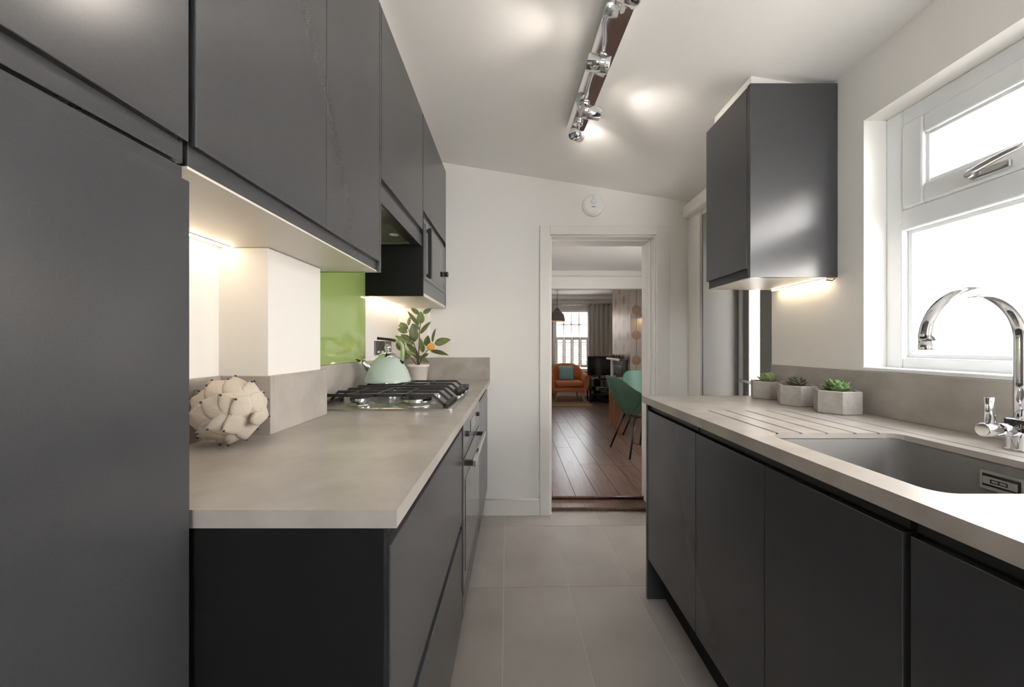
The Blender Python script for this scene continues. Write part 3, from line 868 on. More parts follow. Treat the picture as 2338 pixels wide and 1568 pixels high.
# tap
TX, TY = 1.094, .800
tp = thing('tap', 'tall chrome swan-neck mixer tap behind the sink', 'tap', (TX, TY, WT))
tb_ = MB().lathe([(.028, .0005), (.028, .004), (.0245, .006), (.0245, .066), (.0235, .068), (.001, .0681)], (TX, TY, WT), n=40).build('body', M_chrome, tp)
MB().lathe([(.0246, .040), (.0246, .0665)], (TX, TY, WT), n=40, capa=False, capb=False).build('reflection_band', mat('dark_reflection', (.01, .01, .012), .12, coat=.4), tb_)  # dark reflection on the tap body, put in as a coloured band
ra = .1035; zc_ = 1.146
pts = [(TX, TY, WT + .06), (TX, TY, WT + .15), (TX, TY, zc_ - .02)]
for k in range(0, 27):
    a = PI * k / 27 * 1.0
    pts.append((TX - ra + ra * math.cos(a), TY, zc_ + ra * math.sin(a)))
pts.append((TX - 2 * ra + .001, TY, zc_ - .004))
MB().tube(pts, .0132, 20).build('spout', M_chrome, tp)
MB().lathe([(.0135, 0), (.0137, .001), (.0137, .018), (.0115, .0182)], (TX - 2 * ra + .001, TY, zc_ - .02), n=24).build('spout_end', M_chrome, tp)
lvb = MB().cyl((TX - .02, TY, WT + .043), (TX - .050, TY, WT + .0435), .0145, .0145, 24, .0015).build('lever_hub', M_chrome, tp)
MB().cyl((TX - .0505, TY, WT + .0435), (TX - .088, TY, WT + .0445), .0145, .0145, 24, .002).build('lever_knob', M_chrome, tp)
MB().cyl((TX - .071, TY, WT + .055), (TX - .072, TY, WT + .114), .0078, .0078, 18, .0008).build('lever', M_chrome, tp)
fc_ = bpy.data.curves.new('badge_lettering', 'FONT'); fc_.body = 'abode'; fc_.size = .013; fc_.extrude = .0002; fc_.align_x = 'CENTER'
ftmp = bpy.data.objects.new('lettering_source', fc_); COL.objects.link(ftmp)
bpy.context.view_layer.update()
fme = bpy.data.meshes.new_from_object(ftmp.evaluated_get(bpy.context.evaluated_depsgraph_get()))
bpy.data.objects.remove(ftmp)
fo = bpy.data.objects.new('badge_lettering', fme); COL.objects.link(fo)
fme.materials.clear(); fme.materials.append(mat('tan_lettering', '#8d7a66', .5))
aa = math.atan2(-TY, -TX)
put(fo, (TX + .0249 * math.cos(aa + .25), TY + .0249 * math.sin(aa + .25), WT + .050), tb_)
fo.rotation_euler = (PI / 2, 0, aa + .25 + PI / 2)

# ------------------------------------------------------------------ succulents
def leaf_succ(L, wd, th):
    mb = MB(); rings = []
    for i in range(7):
        s = i / 6
        hw = wd / 2 * max(.06, math.sin(PI * (.15 + .83 * s)) ** .8) * (1.0 if s < .7 else 1.0)
        ht = th / 2 * max(.12, math.sin(PI * (.2 + .78 * s)))
        zc = L * .28 * s * s
        rings.append([Vector((L * s, hw * math.cos(a), zc + ht * math.sin(a) + .25 * hw * math.cos(a) ** 2)) for a in [2 * PI * k / 8 for k in range(8)]])
    mb.ring_loft(rings)
    return mb
lm = leaf_succ(.044, .027, .009)
LEAF = {}
def succulent(label, x, y, r, h, rz, m, scale, seed):
    t = thing('succulent', label, 'potted plant', (x, y, WT + .0005), 'succulents in hexagonal concrete pots by the window')
    mb = MB()
    hexp = lambda rad, z: [Vector((x + rad * math.cos(rz + PI / 3 * k), y + rad * math.sin(rz + PI / 3 * k), WT + .0005 + z)) for k in range(6)]
    mb.ring_loft([hexp(r - .003, 0), hexp(r, .003), hexp(r, h - .002), hexp(r - .002, h), hexp(r - .012, h), hexp(r - .012, h - .012)], False, cap1=True)
    mb.build('pot', M_conc, t)
    MB().add([p for p in hexp(r - .0125, h - .0115)], [tuple(range(6))]).build('gravel', M_soil, t)
    rnd = random.Random(seed)
    spec = [(0, 9, 1.0, .25), (.3, 8, .95, .60), (.1, 7, .8, .92), (.5, 5, .62, 1.2), (.2, 3, .42, 1.4)]
    for ri, (ph, n, sc, el) in enumerate(spec):
        for k in range(n):
            a = 2 * PI * (k + ph) / n + rnd.uniform(-.12, .12)
            if m.name not in LEAF:
                o = lm.build('leaf', m, None); LEAF[m.name] = o
                o['cen'] = list(WPOS[o.name])
            else:
                o = LEAF[m.name].copy(); COL.objects.link(o)
            s = sc * scale * rnd.uniform(.9, 1.1)
            rot = Quaternion((0, 0, 1), a) @ Quaternion((0, 1, 0), -(el * .85 + rnd.uniform(-.08, .08)))
            cen = Vector(LEAF[m.name]['cen'])
            base = Vector((x, y, WT + h - .006 + .004 * ri))
            wc = base + rot @ (cen * s)
            o.parent = t; o.rotation_mode = 'QUATERNION'; o.rotation_quaternion = rot; o.scale = (s, s, s)
            o.location = wc - WPOS[t.name]; WPOS[o.name] = wc
M_succb = mat('succulent_bright', '#8f9e68', 0.45, objvar=0.25, var=0.2, vscale=80)
succulent('light green succulent in the furthest hexagonal concrete pot', 1.092, 1.602, .066, .075, .08, M_succb, 1.0, 3)
succulent('dark purplish green succulent in the middle hexagonal concrete pot', 1.084, 1.425, .066, .075, .05, M_succ2, .95, 4)
succulent('broad-leaved green succulent in the nearest hexagonal concrete pot', 1.092, 1.258, .066, .075, .03, M_succ, 1.05, 5)

# ------------------------------------------------------------------ ceiling spotlight bar
def CL(x, y, drop): return Vector((x, y, ZC(x) - drop))
sb = thing('spotlight_bar', 'chrome ceiling bar with four adjustable spotlights', 'ceiling light', CL(.32, 1.4, 0))
b0, b1 = Vector((.307, 1.862, 0)), Vector((.352, .90, 0))
dirb = (b1 - b0).normalized(); sdb = Vector((-dirb.y, dirb.x, 0)) * .0435
sl_n = Vector((.1595, 0, 1)).normalized()
mb = MB(); pr = []
for dz in (.004, .026):
    for p in (b0 + sdb, b0 - sdb, b1 - sdb, b1 + sdb):
        pr.append(CL(p.x, p.y, dz))
mb.add(pr, [(0, 1, 2, 3), (7, 6, 5, 4), (0, 4, 5, 1), (1, 5, 6, 2), (2, 6, 7, 3), (3, 7, 4, 0)])
mb.build('bar', M_chrome, sb)
def spot(hy, hx, drop, aim, energy):
    hp_ = CL(hx, hy, drop)
    d = (Vector(aim) - hp_).normalized()
    L, r = .078, .0265
    a = hp_ - d * L / 2
    hdm = MB().lathe([(.001, 0), (r - .002, 0), (r, .002), (r, L - .001), (r - .002, L), (r - .003, L), (r - .003, L - .022), (r - .006, L - .024), (.001, L - .024)], a, d, 32).build('spot_head', M_chrome, sb)
    MB().lathe([(.001, L - .0235), (r - .006, L - .0235), (r - .006, L - .018), (.004, L - .016), (.001, L - .016)], a, d, 24).build('bulb', M_bulb, hdm)
    base = CL(b0.x + (b1.x - b0.x) * ((hy + .10 - b0.y) / (b1.y - b0.y)), hy + .10, .026)
    if hy > 1.75:
        base = CL(.312, 1.80, .026); mid = base + Vector((-.005, .0, -.05))
        P = [base, base + Vector((0, .0, -.02)), base + Vector((-.004, -.0, -.05)), (base + hp_) / 2 + Vector((-.01, 0, -.028)), a + d * .01]
    else:
        P = [base, base + Vector((0, 0, -.02)), base + Vector((-.008, -.02, -.05)), (base + hp_) / 2 + Vector((-.012, -.02, -.02)), hp_ - d * .01]
    MB().tube(P, .0085, 12).build('arm', M_chrome, sb)
    MB().lathe([(.024, 0), (.024, .014), (.020, .018), (.001, .018)], base + Vector((0, 0, .004)), -sl_n, 24).build('arm_mount', M_chrome, sb)
    ld_ = bpy.data.lights.new('spot_lamp', 'SPOT')
    ld_.energy = energy; ld_.color = (1, .92, .82); ld_.spot_size = 1.35; ld_.spot_blend = 1.0; ld_.shadow_soft_size = .018
    lo = bpy.data.objects.new('spot_lamp', ld_); COL.objects.link(lo)
    lp = a + d * (L - .012)
    put(lo, lp, hdm)
    lo.rotation_mode = 'QUATERNION'; lo.rotation_quaternion = Vector((0, 0, -1)).rotation_difference(d)
spot(1.775, .300, .105, (.43, 1.98, 2.215), 2.2)
spot(1.565, .322, .125, (.95, 1.72, 2.10), 4.5)
spot(1.30, .296, .125, (-.45, 1.38, 2.30), 4)
spot(1.06, .325, .10, (-.45, .50, 2.0), 7)

# ------------------------------------------------------------------ alarm disc on the end wall
al = thing('smoke_alarm', 'round white alarm above the doorway', 'alarm', (.53, YE, 2.076))
MB().lathe([(.0735, 0), (.0735, .012), (.070, .020), (.060, .030), (.052, .034), (.001, .036)], (.53, YE - .0005, 2.076), (0, -1, 0), 48).build('casing', M_upvc, al)
MB().lathe([(.019, 0), (.018, .005), (.001, .006)], (.53, YE - .0345, 2.092), (0, -1, 0), 24).build('test_button', M_upvc, al)
MB().box(.517, .543, YE - .0375, YE - .034, 2.056, 2.060, .0005).build('indicator_slot', M_plate, al)
MB().box(.52, .54, YE - .04, YE - .02, 2.118, 2.132, .002).build('clip', M_upvc, al)

# ================================================================== LIVING ROOM
LF = 0.04
LX0, LX1, LY0, LY1, LZ = -0.30, 2.45, YE + .235, 8.20, 2.25
lf = struct(MB().box(LX0 - .1, LX1 + .1, 2.708, LY1 + .1, -.12, LF - .006).build('floor_living', mat('dark_joint', '#2a201b', .8)), 'dark wooden plank floor of the living room', 'floor')
thr = MB().box(DX0 + .013, DX1 - .013, 2.557, 2.70, .0, .024, .003).build('threshold_step', M_plank, lf)
MB().tube([(DX0 + .013, 2.56, .018), (DX1 - .013, 2.56, .018)], .008, 8).build('threshold_nosing', M_plank, lf)
MB().tube([(DX0 + .013, 2.704, LF - .004), (DX1 - .013, 2.704, LF - .004)], .009, 8).build('threshold_nosing', M_plank, lf)
pw = .163
r = random.Random(11)
k = 0
x = .126
while x < LX1:
    y = 2.704 - r.uniform(0, .8)
    while y < LY1:
        L = r.uniform(.9, 1.5)
        y0, y1 = max(y, 2.712), min(y + L, LY1)
        a, b = x, min(x + pw, LX1)
        if y0 < LY0 and (b < DX0 + .02 or a > DX1 - .02): y0 = LY0 + .001
        elif y0 < LY0 - .005 and (a < DX0 + .012 or b > DX1 - .012):
            MB().box(max(a, DX0 + .013), min(b, DX1 - .013), y0, LY0 + .001, LF - .007, LF - .0003).build('plank', M_plank, lf); y0 = LY0 + .001
        if y1 - y0 > .03:
            MB().box(a + .0012, b - .0012, y0 + .001, y1 - .001, LF - .007, LF, .0008, 1).build('plank', M_plank, lf)
        y += L
    x += pw
M_lw = mat('grey_wallpaper', '#c9c6c3', .7, vscale=8, col2='#d2cfcb', stretch=(20, 20, 1))
struct(MB().box(LX0 - .15, LX0, LY0, LY1 + .15, -.1, 2.6).build('wall_living_left', M_wall), 'white left wall of the living room', 'wall')
lwl = MB()
lwl.box(LX1, LX1 + .15, LY0, 3.0, -.1, 2.6); lwl.box(LX1, LX1 + .15, 4.15, LY1 + .15, -.1, 2.6)
lwl.box(LX1, LX1 + .15, 3.0, 4.15, -.1, .8); lwl.box(LX1, LX1 + .15, 3.0, 4.15, 2.05, 2.6)
struct(lwl.build('wall_living_right', M_lw), 'grey papered right wall of the living room', 'wall')
w4 = struct(bpy.data.objects.new('added_window_side', None), 'white framed dining window added out of view for daylight', 'window'); COL.objects.link(w4)  # added out of view to light the dining area with daylight
put(w4, (LX1 + .06, 3.4, .8))
fr_rect('frame_bar', 3.0, 4.15, .8, 2.05, .06, LX1 + .04, LX1 + .10, M_upvc, w4)
MB().box(LX1 + .068, LX1 + .074, 3.05, 4.1, .85, 2.0).build('pane', M_glass, w4)
struct(MB().box(LX0 - .1, LX1 + .1, LY0 - .02, LY1 + .1, LZ, LZ + .1).build('ceiling_living', M_ceil), 'white ceiling of the living room', 'ceiling')
bmx = MB().box(LX0, LX1, 5.55, 5.66, 1.99, LZ + .01).build('beam', M_wall)
struct(bmx, 'white downstand beam across the living room', 'beam')
MB().box(LX0, LX1, 5.49, 5.555, 2.165, LZ + .005, .02).build('cornice', M_trim, bmx)
# chimney breast with tree pattern wallpaper
mt = bpy.data.materials.new('tree_wallpaper'); mt.use_nodes = True
nt = mt.node_tree; b = nt.nodes['Principled BSDF']; b.inputs['Roughness'].default_value = .38
geo = nt.nodes.new('ShaderNodeNewGeometry'); sp_ = nt.nodes.new('ShaderNodeSeparateXYZ'); nt.links.new(geo.outputs['Position'], sp_.inputs[0])
def mth(op, a, b_=None, c=None):
    n = nt.nodes.new('ShaderNodeMath'); n.operation = op
    for i, v in enumerate((a, b_, c)):
        if v is None: continue
        if isinstance(v, (int, float)): n.inputs[i].default_value = v
        else: nt.links.new(v, n.inputs[i])
    return n.outputs[0]
hxy = mth('ADD', sp_.outputs[0], sp_.outputs[1])      # runs along either face
hh = mth('ADD', hxy, -(1.943 + 5.9) + .125)
cell = mth('FLOOR', mth('DIVIDE', hh, .25))
fx_ = mth('SUBTRACT', mth('SUBTRACT', hh, mth('MULTIPLY', cell, .25)), .125)
zo = mth('ADD', mth('ADD', sp_.outputs[2], -1.307 + .2), mth('MULTIPLY', mth('MODULO', cell, 2.0), .2))
fz_ = mth('SUBTRACT', mth('MODULO', mth('ADD', zo, 4.0), .40), .2)
disc = mth('LESS_THAN', mth('ADD', mth('MULTIPLY', fx_, fx_), mth('MULTIPLY', fz_, fz_)), .0056)
stemm = mth('LESS_THAN', mth('ABSOLUTE', fx_), .006)
wv = nt.nodes.new('ShaderNodeTexWave'); wv.bands_direction = 'X'; wv.inputs['Scale'].default_value = 30; wv.inputs['Distortion'].default_value = 2
cb = nt.nodes.new('ShaderNodeCombineXYZ'); nt.links.new(hxy, cb.inputs[0]); nt.links.new(cb.outputs[0], wv.inputs['Vector'])
r1 = nt.nodes.new('ShaderNodeMixRGB'); nt.links.new(wv.outputs['Fac'], r1.inputs[0]); r1.inputs[1].default_value = (*hexc('#a89a8c'), 1); r1.inputs[2].default_value = (*hexc('#bdb2a7'), 1)
r2 = nt.nodes.new('ShaderNodeMixRGB'); nt.links.new(stemm, r2.inputs[0]); nt.links.new(r1.outputs[0], r2.inputs[1]); r2.inputs[2].default_value = (*hexc('#8f6a4c'), 1)
r3 = nt.nodes.new('ShaderNodeMixRGB'); nt.links.new(disc, r3.inputs[0]); nt.links.new(r2.outputs[0], r3.inputs[1]); r3.inputs[2].default_value = (*hexc('#977a60'), 1)
nt.links.new(r3.outputs[0], b.inputs['Base Color'])
cbx = MB().box(1.846, LX1 + .01, 5.9, 6.97, 0, LZ + .01).build('wall_chimney', mt)
struct(cbx, 'chimney breast in tree patterned wallpaper', 'chimney breast')
MB().box(1.79, 1.85, 5.9, 6.97, 2.17, LZ, .015).build('cornice', M_trim, cbx)

# far wall with sash window
VX0, VX1, VZ0, VZ1 = .90, 1.66, .60, 1.93
wf = MB()
wf.box(LX0 - .1, VX0, LY1, LY1 + .2, -.1, 2.6); wf.box(VX1, LX1 + .1, LY1, LY1 + .2, -.1, 2.6)
wf.box(VX0, VX1, LY1, LY1 + .2, -.1, VZ0); wf.box(VX0, VX1, LY1, LY1 + .2, VZ1, 2.6)
wf = struct(wf.build('wall_living_far', M_lw), 'grey far wall of the living room around the sash window', 'wall')
MB().box(LX0, LX1, LY1 - .06, LY1, 2.16, LZ, .02).build('cornice', M_trim, wf)
struct(MB().box(LX0, LX1, LY1 - .02, LY1, LF, .17, .004).build('baseboard_living', M_trim), 'white skirting board under the sash window', 'skirting')
w2 = struct(bpy.data.objects.new('window_2', None), 'white sash window at the far end of the living room', 'window'); COL.objects.link(w2)
put(w2, (1.28, LY1, VZ0))
for (a, b, c, d, e, f) in ((VX0, VX0 + .04, LY1 - .02, LY1 + .14, VZ0, VZ1), (VX1 - .04, VX1, LY1 - .02, LY1 + .14, VZ0, VZ1), (VX0, VX1, LY1 - .02, LY1 + .14, VZ1 - .05, VZ1), (VX0, VX1, LY1 - .02, LY1 + .14, VZ0, VZ0 + .04)):
    MB().box(a, b, c, d, e, f, .003).build('window_frame', M_trim, w2)
MB().box(VX0 + .04, VX1 - .04, LY1 + .08, LY1 + .11, 1.32, 1.365, .003).build('meeting_rail', M_trim, w2)
for k in range(1, 4):
    xx = VX0 + .04 + (VX1 - VX0 - .08) * k / 4
    MB().box(xx - .012, xx + .012, LY1 + .08, LY1 + .105, 1.36, VZ1 - .05).build('glazing_bar', M_trim, w2)
MB().box(VX0 + .04, VX1 - .04, LY1 + .08, LY1 + .105, 1.60, 1.622).build('glazing_bar', M_trim, w2)
MB().box(VX0 + .04, VX1 - .04, LY1 + .092, LY1 + .096, VZ0 + .04, VZ1 - .05).build('pane', M_glass, w2)
MB().box(VX0 - .05, VX1 + .05, LY1 - .06, LY1 + .03, VZ0 - .03, VZ0, .006).build('sill', M_trim, w2)
# terrace across the street, seen in the top panes
bt = thing('house_terrace', 'pale house with a pinkish brick band across the street', 'building', (1.5, 22, -.25))
MB().box(-8, 12, 22, 24, -.25, 3.25).build('wall', mat('cream_render', '#9a958f', .9, var=.1, vscale=1.5), bt)
MB().box(-8, 12, 21.95, 22, 2.55, 2.95).build('brick_band', mat('pink_brick', '#a06a50', .9), bt)
# plantation shutters
for k in range(4):
    x0 = VX0 + .03 + k * (VX1 - VX0 - .06) / 4; x1 = x0 + (VX1 - VX0 - .06) / 4
    pos = ('leftmost', 'second from left', 'third from left', 'rightmost')[k]
    sh = thing('shutter_panel', 'white louvred shutter panel on the lower sash, ' + pos, 'shutter', (x0, LY1 - .01, VZ0), 'louvred shutters on the sash window')
    ya, yb = LY1 - .03, LY1 - .005
    MB().box(x0 + .002, x0 + .034, ya, yb, .665, 1.33, .002).build('stile', M_trim, sh)
    MB().box(x1 - .034, x1 - .002, ya, yb, .665, 1.33, .002).build('stile', M_trim, sh)
    MB().box(x0 + .034, x1 - .034, ya, yb, .665, .73, .002).build('rail', M_trim, sh)
    MB().box(x0 + .034, x1 - .034, ya, yb, 1.27, 1.33, .002).build('rail', M_trim, sh)
    for j in range(10):
        z = .757 + j * .0515
        rt = Matrix.Translation((0, (ya + yb) / 2, z)) @ Matrix.Rotation(.62, 4, 'X') @ Matrix.Translation((0, -(ya + yb) / 2, -z))
        MB().box(x0 + .034, x1 - .034, (ya + yb) / 2 - .029, (ya + yb) / 2 + .029, z - .004, z + .004, mtx=rt).build('slat', M_trim, sh)
# curtains and rod
M_curt = mat('grey_curtain', '#a6a39b', .85, vscale=30, col2='#b5b2a9')
def curtain(label, x0, x1, folds):
    n = folds * 12
    P = [[Vector((x0 + (x1 - x0) * i / n, LY1 - .115 + .03 * math.sin(2 * PI * folds * i / n), z)) for i in range(n + 1)] for z in (LF + .02, .8, 1.5, 2.06)]
    o = MB().grid(P).build('curtain', M_curt)
    solid(o, .004)
    return tag(o, label, 'curtain', 'curtains at the sash window')
curtain('grey eyelet curtain hanging right of the sash window behind the tv', 1.64, 2.14, 5)
curtain('grey curtain left of the sash window, mostly hidden by the door frame', .58, .875, 3)
rd = thing('curtain_rod', 'thin metal curtain rod above the sash window', 'curtain rod', (1.35, LY1 - .115, 2.03))
MB().cyl((.50, LY1 - .115, 2.035), (2.2, LY1 - .115, 2.035), .011, n=12).build('rod', M_steel, rd)
for x in (.49, 2.21):
    MB().lathe([(.001, -.02), (.016, -.012), (.02, 0), (.016, .012), (.001, .02)], (x, LY1 - .115, 2.035), (1, 0, 0), 14).build('finial', M_steel, rd)
for x in (.56, 2.18):
    MB().cyl((x, LY1 - .115, 2.035), (x, LY1, 2.035), .007, n=8).build('bracket', M_steel, rd)

# pendant lamp
pd = thing('pendant_lamp', 'grey dome pendant lamp hanging before the sash window', 'lamp', (.858, 7.35, LZ))
MB().cyl((.858, 7.35, 1.88), (.858, 7.35, LZ - .02), .005, n=8).build('cord', M_dark, pd)
MB().lathe([(.045, LZ - .025), (.05, LZ - .001)], (.858, 7.35, 0), n=20).build('ceiling_rose', M_trim, pd)
shd = MB().lathe([(.15, 1.625), (.152, 1.64), (.145, 1.69), (.125, 1.75), (.09, 1.805), (.05, 1.835), (.045, 1.85), (.055, 1.855), (.02, 1.875), (.012, 1.895)], (.858, 7.35, 0), n=36, capa=False).build('shade', mat('grey_metal_shade', '#6d625c', .5), pd)
solid(shd, .003)
MB().lathe([(.001, -.03), (.022, -.02), (.03, 0), (.022, .02), (.012, .04)], (.858, 7.35, 1.72), n=18).build('bulb', mat('pendant_bulb', '#ffffff', .5, emit=(1, .75, .5), estr=90), pd)

# armchair
AX, AYc = 1.085, 7.52
ar = thing('armchair', 'burnt orange upholstered armchair with wooden legs', 'armchair', (AX, AYc, LF))
M_or = mat('orange_fabric', '#a05a32', .85, var=.08, vscale=80)
def roundbox(x0, x1, y0, y1, z0, z1, bev): return MB().box(x0, x1, y0, y1, z0, z1, bev, 4)
# wrap-around shell: back and arms in one sweep, higher at the back
outer = []
N = 30
def prof(a):
    ca, sa = math.cos(a), math.sin(a)
    return ca, sa
rings = []
for i in range(N + 1):
    s = i / N
    a = PI * (-.05 + 1.10 * s)
    cx, cy = math.cos(a), math.sin(a)
    sx = abs(cx) ** .6 * (1 if cx > 0 else -1); sy = (abs(cy) ** .6) * (1 if cy > 0 else -1)
    hgt = .60 + .18 * max(0, math.sin(PI * s)) ** 2.5
    fl_ = 1.0
    ex_, ey_ = .37, .34
    po = lambda k, z: Vector((AX + sx * ex_ * k, AYc - .02 + sy * ey_ * k if sy > 0 else AYc - .02 + sy * .30 * k, z))
    y_front = AYc - .28
    def pt(k, z):
        p = po(k, z)
        return p
    rings.append([pt(.86, .235), pt(1.0, hgt * .75), pt(1.02, hgt - .03), pt(.97, hgt), pt(.84, hgt - .02), pt(.76, .44), pt(.72, .25)])
# front ends of the arms
first = [p + Vector((0, -.20, -.03)) for p in rings[0]]; last = [p + Vector((0, -.20, -.03)) for p in rings[-1]]
MB().ring_loft([first] + rings + [last]).build('shell', M_or, ar)
roundbox(AX - .30, AX + .30, AYc - .30, AYc + .22, .24, .335, .03).build('seat_base', M_or, ar)
roundbox(AX - .27, AX + .27, AYc - .315, AYc + .16, .335, .448, .045).build('seat_cushion', M_or, ar)
for (dx, dy) in ((-.26, -.24), (.27, -.24), (-.22, .26), (.24, .26)):
    MB().cyl((AX + dx * 1.05, AYc + dy * 1.08, LF), (AX + dx * .92, AYc + dy * .95, .245), .012, .02, 12).build('leg', M_oakleg, ar)
# cushion
cm = MB(); rings = []
nseg = 28
for (k, yy) in ((.001, -.055), (.6, -.05), (.85, -.032), (1.0, 0), (.85, .032), (.6, .05), (.001, .055)):
    ring = []
    for i in range(nseg):
        a = 2 * PI * i / nseg
        cx, cz = math.cos(a), math.sin(a)
        m_ = max(abs(cx), abs(cz)); px, pz = cx / m_, cz / m_
        pin = 1 - .10 * (1 - abs(abs(px) - abs(pz))) ** 0 * (1 - max(0, min(abs(px), abs(pz))) ** 2)
        ring.append(Vector((AX - .01 + .165 * px * k * pin, AYc + .105 + yy + .25 * (.15 * pz * k), .585 + .155 * pz * k * pin)))
    rings.append(ring)
cu = cm.ring_loft(rings).build('cushion', mat('teal_fabric', '#6f9a98', .9, var=.1, vscale=200))
tag(cu, 'teal scatter cushion resting on the orange armchair', 'cushion')
# jute rug
rg = MB().prism(rr(.35, 1.455, 6.75, 7.98, .1, 4), LF + .0005, LF + .010).build('rug', mat('jute', '#8d7355', .95, var=.2, vscale=120, bump=.3, bscale=200))
tag(rg, 'flat tan jute rug under the armchair', 'rug')
for o in [c for c in ar.children if c.name.startswith('leg')]: o.location.z += .006

# tv and stand
tv = thing('television', 'black flat screen television on the low stand', 'television', (1.69, 7.4, .5))
MB().box(1.463, 1.945, 7.39, 7.43, .545, .935, .006).build('bezel', M_dark, tv)
MB().box(1.475, 1.933, 7.385, 7.391, .56, .925, .001).build('screen', M_tvglass, tv)
MB().box(1.68, 1.72, 7.40, 7.43, .50, .55).build('neck', M_dark, tv)
MB().box(1.58, 1.82, 7.33, 7.50, .486, .50, .004).build('foot', M_dark, tv)
ts = thing('tv_stand', 'black glass three-tier television stand', 'stand', (1.69, 7.4, LF))
for z in (.065, .26, .47):
    MB().box(1.47, 2.02, 7.24, 7.60, z, z + .014, .002).build('shelf', M_tvglass, ts)
for x in (1.50, 1.99):
    for y in (7.27, 7.57):
        MB().cyl((x, y, LF + .001), (x, y, .484), .015, n=12).build('post', M_dark, ts)
MB().box(1.62, 1.76, 7.55, 7.575, .08, .47).build('back_column', M_dark, ts)
def devbox(nm, label, cat, x0, x1, z0, z1, m):
    t = thing(nm, label, cat, ((x0 + x1) / 2, 7.35, z0))
    MB().box(x0, x1, 7.27, 7.5, z0, z1, .004).build('case', m, t)
    MB().box(x0 + .02, x1 - .02, 7.267, 7.271, z0 + .012, z1 - .012).build('front_panel', M_tvglass, t)
devbox('set_top_box', 'small silver box on the middle shelf of the tv stand', 'set-top box', 1.63, 1.80, .2745, .325, M_steel)
devbox('speaker_box', 'wide black box on the bottom shelf of the tv stand', 'box', 1.52, 1.86, .0795, .19, M_dark)
devbox('game_console', 'small dark box left on the middle shelf of the tv stand', 'box', 1.52, 1.60, .2745, .35, M_dark)

# fireplace
fp = thing('fireplace', 'black cast iron fireplace with a mantel edge coloured as lit on the chimney breast', 'fireplace', (1.75, 6.42, LF))
MB().box(1.715, 1.846, 5.98, 6.86, .895, .925, .004).build('mantel_shelf', M_iron, fp)
lab(MB().box(1.705, 1.716, 6.03, 6.86, .893, .928, .003).build('mantel_lit_edge', M_trim, fp), 'lit front edge of the mantel, light put into the colour')  # light falling on the mantel front, given as a pale strip
MB().box(1.765, 1.846, 6.03, 6.13, LF, .895, .004).build('pilaster', M_iron, fp)
lab(MB().box(1.765, 1.846, 6.66, 6.80, LF, .895, .004).build('pilaster', M_trim, fp), 'pale far pilaster')
MB().box(1.785, 1.846, 6.13, 6.66, .62, .895, .004).build('frieze', M_iron, fp)
for k in range(3):
    MB().box(1.778, 1.787, 6.16 + k * .165, 6.30 + k * .165, .66, .80, .006).build('frieze_panel', M_micro, fp)
MB().box(1.83, 1.848, 6.13, 6.66, LF, .62).build('fire_back', M_black, fp)
for k in range(5):
    MB().box(1.80, 1.82, 6.18 + k * .1, 6.20 + k * .1, LF, .22).build('grate_bar', M_iron, fp)
for k in range(5):
    y = 6.08 + k * .165
    t = thing('mantel_ornament', ('small dark jar on the mantel, ' + ('nearest the dining chairs', 'second from the near end', 'in the middle of the row', 'second from the window end', 'nearest the window')[k]), 'ornament', (1.77, y, .9255), 'jars on the mantelpiece')
    MB().lathe([(.026, 0), (.034, .012), (.036, .03), (.028, .048), (.022, .052)], (1.77, y, .9255), n=16).build('jar', mat('dark_jar', '#4a3f38', .4), t)
    MB().lathe([(.024, .0525), (.020, .060), (.006, .064), (.006, .070), (.001, .072)], (1.77, y, .9255), n=12).build('lid', mat('brass_lid', (.4, .3, .2), .3, metal=.8), t)

# wall lights
def wall_light(label, p, d):
    p = Vector(p); d = Vector(d)
    t = thing('wall_light', label, 'wall light', p, 'brass wall lights by the chimney breast')
    MB().lathe([(.03, 0), (.03, .008), (.01, .012)], p, d, 18).build('back_plate', M_steel, t)
    MB().tube([p, p + d * .06 + Vector((0, 0, .03)), p + d * .10 + Vector((0, 0, .02)), p + d * .10 + Vector((0, 0, -.02))], .006, 8).build('arm', M_steel, t)
    q = p + d * .10 + Vector((0, 0, -.09))
    s = MB().lathe([(.055, 0), (.05, .03), (.03, .06), (.012, .075)], q, (0, 0, 1), 20, capa=False).build('shade', M_steel, t)
    solid(s, .002)
    MB().lathe([(.001, .0), (.02, .012), (.02, .03), (.01, .05)], q + Vector((0, 0, -.004)), (0, 0, 1), 14).build('bulb', mat('wall_bulb', '#ffffff', .5, emit=(1, .72, .42), estr=60), t)
wall_light('brass wall light beyond the chimney breast near the curtain', (2.02, 6.972, 1.68), (-.0, 1, 0))
wall_light('brass wall light on the near face of the chimney breast', (2.06, 5.898, 1.68), (0, -1, 0))

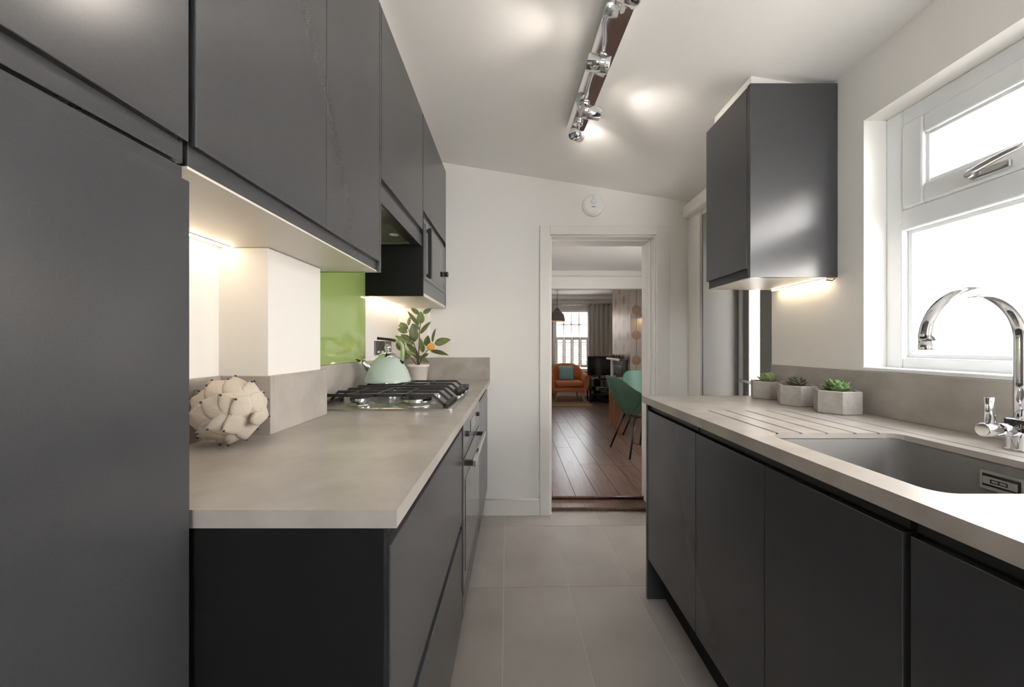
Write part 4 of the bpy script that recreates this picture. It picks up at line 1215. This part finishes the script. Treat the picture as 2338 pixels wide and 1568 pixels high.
# ------------------------------------------------------------------ dining chairs and table
M_green = mat('sage_green_shell', '#456550', .5, var=.04, vscale=30)
M_leg = mat('black_metal_leg', (.012, .012, .013), .35)
def shell_chair(label, x, y, rz):
    t = thing('dining_chair', label, 'chair', (x, y, LF), 'green tub dining chairs')
    t.rotation_euler.z = rz
    base = Vector((x, y, LF))
    # local: seat faces +x, back at -x
    P = []
    nu, nv = 22, 14
    for i in range(nu + 1):
        s = i / nu                        # front edge -> seat -> back top
        row = []
        for j in range(nv + 1):
            q = 2 * j / nv - 1
            if s < .45:
                u = s / .45
                px = .24 - .40 * u; pz = .425 - .025 * u
                half = .19 + .05 * u
                side = (.03 + .20 * u ** 1.3) * abs(q) ** 3
                P_ = Vector((px, half * q * (1 + .05 * abs(q)), pz + side))
            else:
                u = (s - .45) / .55
                px = -.16 - .13 * math.sin(u * PI / 2 * .9) - .05 * u; pz = .40 + .05 * math.sin(u * 1.57) + .345 * u ** 1.15
                half = .24 + .035 * math.sin(PI * u) - .03 * u ** 3
                wrap = (.22 * (1 - u) + .10 * u) * abs(q) ** 2.4
                side = .23 * (1 - u) ** 1.5 * abs(q) ** 3
                top = -.05 * abs(q) ** 4 * u
                P_ = Vector((px + wrap, half * q, pz + side + top))
            row.append(base + P_)
        P.append(row)
    o = MB().grid(P).build('shell', M_green, t, fix=False)
    solid(o, .014); sb_ = o.modifiers.new('sub', 'SUBSURF'); sb_.levels = 1; sb_.render_levels = 1
    for (a, b) in ((.17, .17), (.17, -.17), (-.15, .17), (-.15, -.17)):
        MB().cyl(base + Vector((a * 1.45, b * 1.35, 0)), base + Vector((a * .7, b * .7, .385)), .009, .011, 10).build('leg', M_leg, t)
    MB().tube([base + Vector((.12, .12, .383)), base + Vector((-.10, .12, .383)), base + Vector((-.10, -.12, .383)), base + Vector((.12, -.12, .383)), base + Vector((.12, .12, .383))], .009, 8).build('seat_frame', M_leg, t)
    return t
shell_chair('green tub dining chair with its back to the doorway side, nearest the kitchen', 1.30, 3.85, .15)
shell_chair('green tub dining chair facing the kitchen, behind the nearer green chair', 1.60, 4.40, -1.45)
tbz = thing('dining_table', 'brown wooden table leg and top behind the green chairs', 'table', (1.6, 4.8, LF))
MB().box(1.33, 2.2, 4.90, 5.2, .66, .70, .003).build('tabletop', M_tablewood, tbz)
MB().box(1.33, 1.44, 4.90, 4.96, LF, .66, .003).build('leg', M_tablewood, tbz)
MB().box(1.33, 1.44, 5.14, 5.2, LF, .66, .003).build('leg', M_tablewood, tbz)
MB().box(1.98, 2.09, 4.90, 4.96, LF, .66, .003).build('leg', M_tablewood, tbz)
MB().box(1.98, 2.09, 5.14, 5.2, LF, .66, .003).build('leg', M_tablewood, tbz)
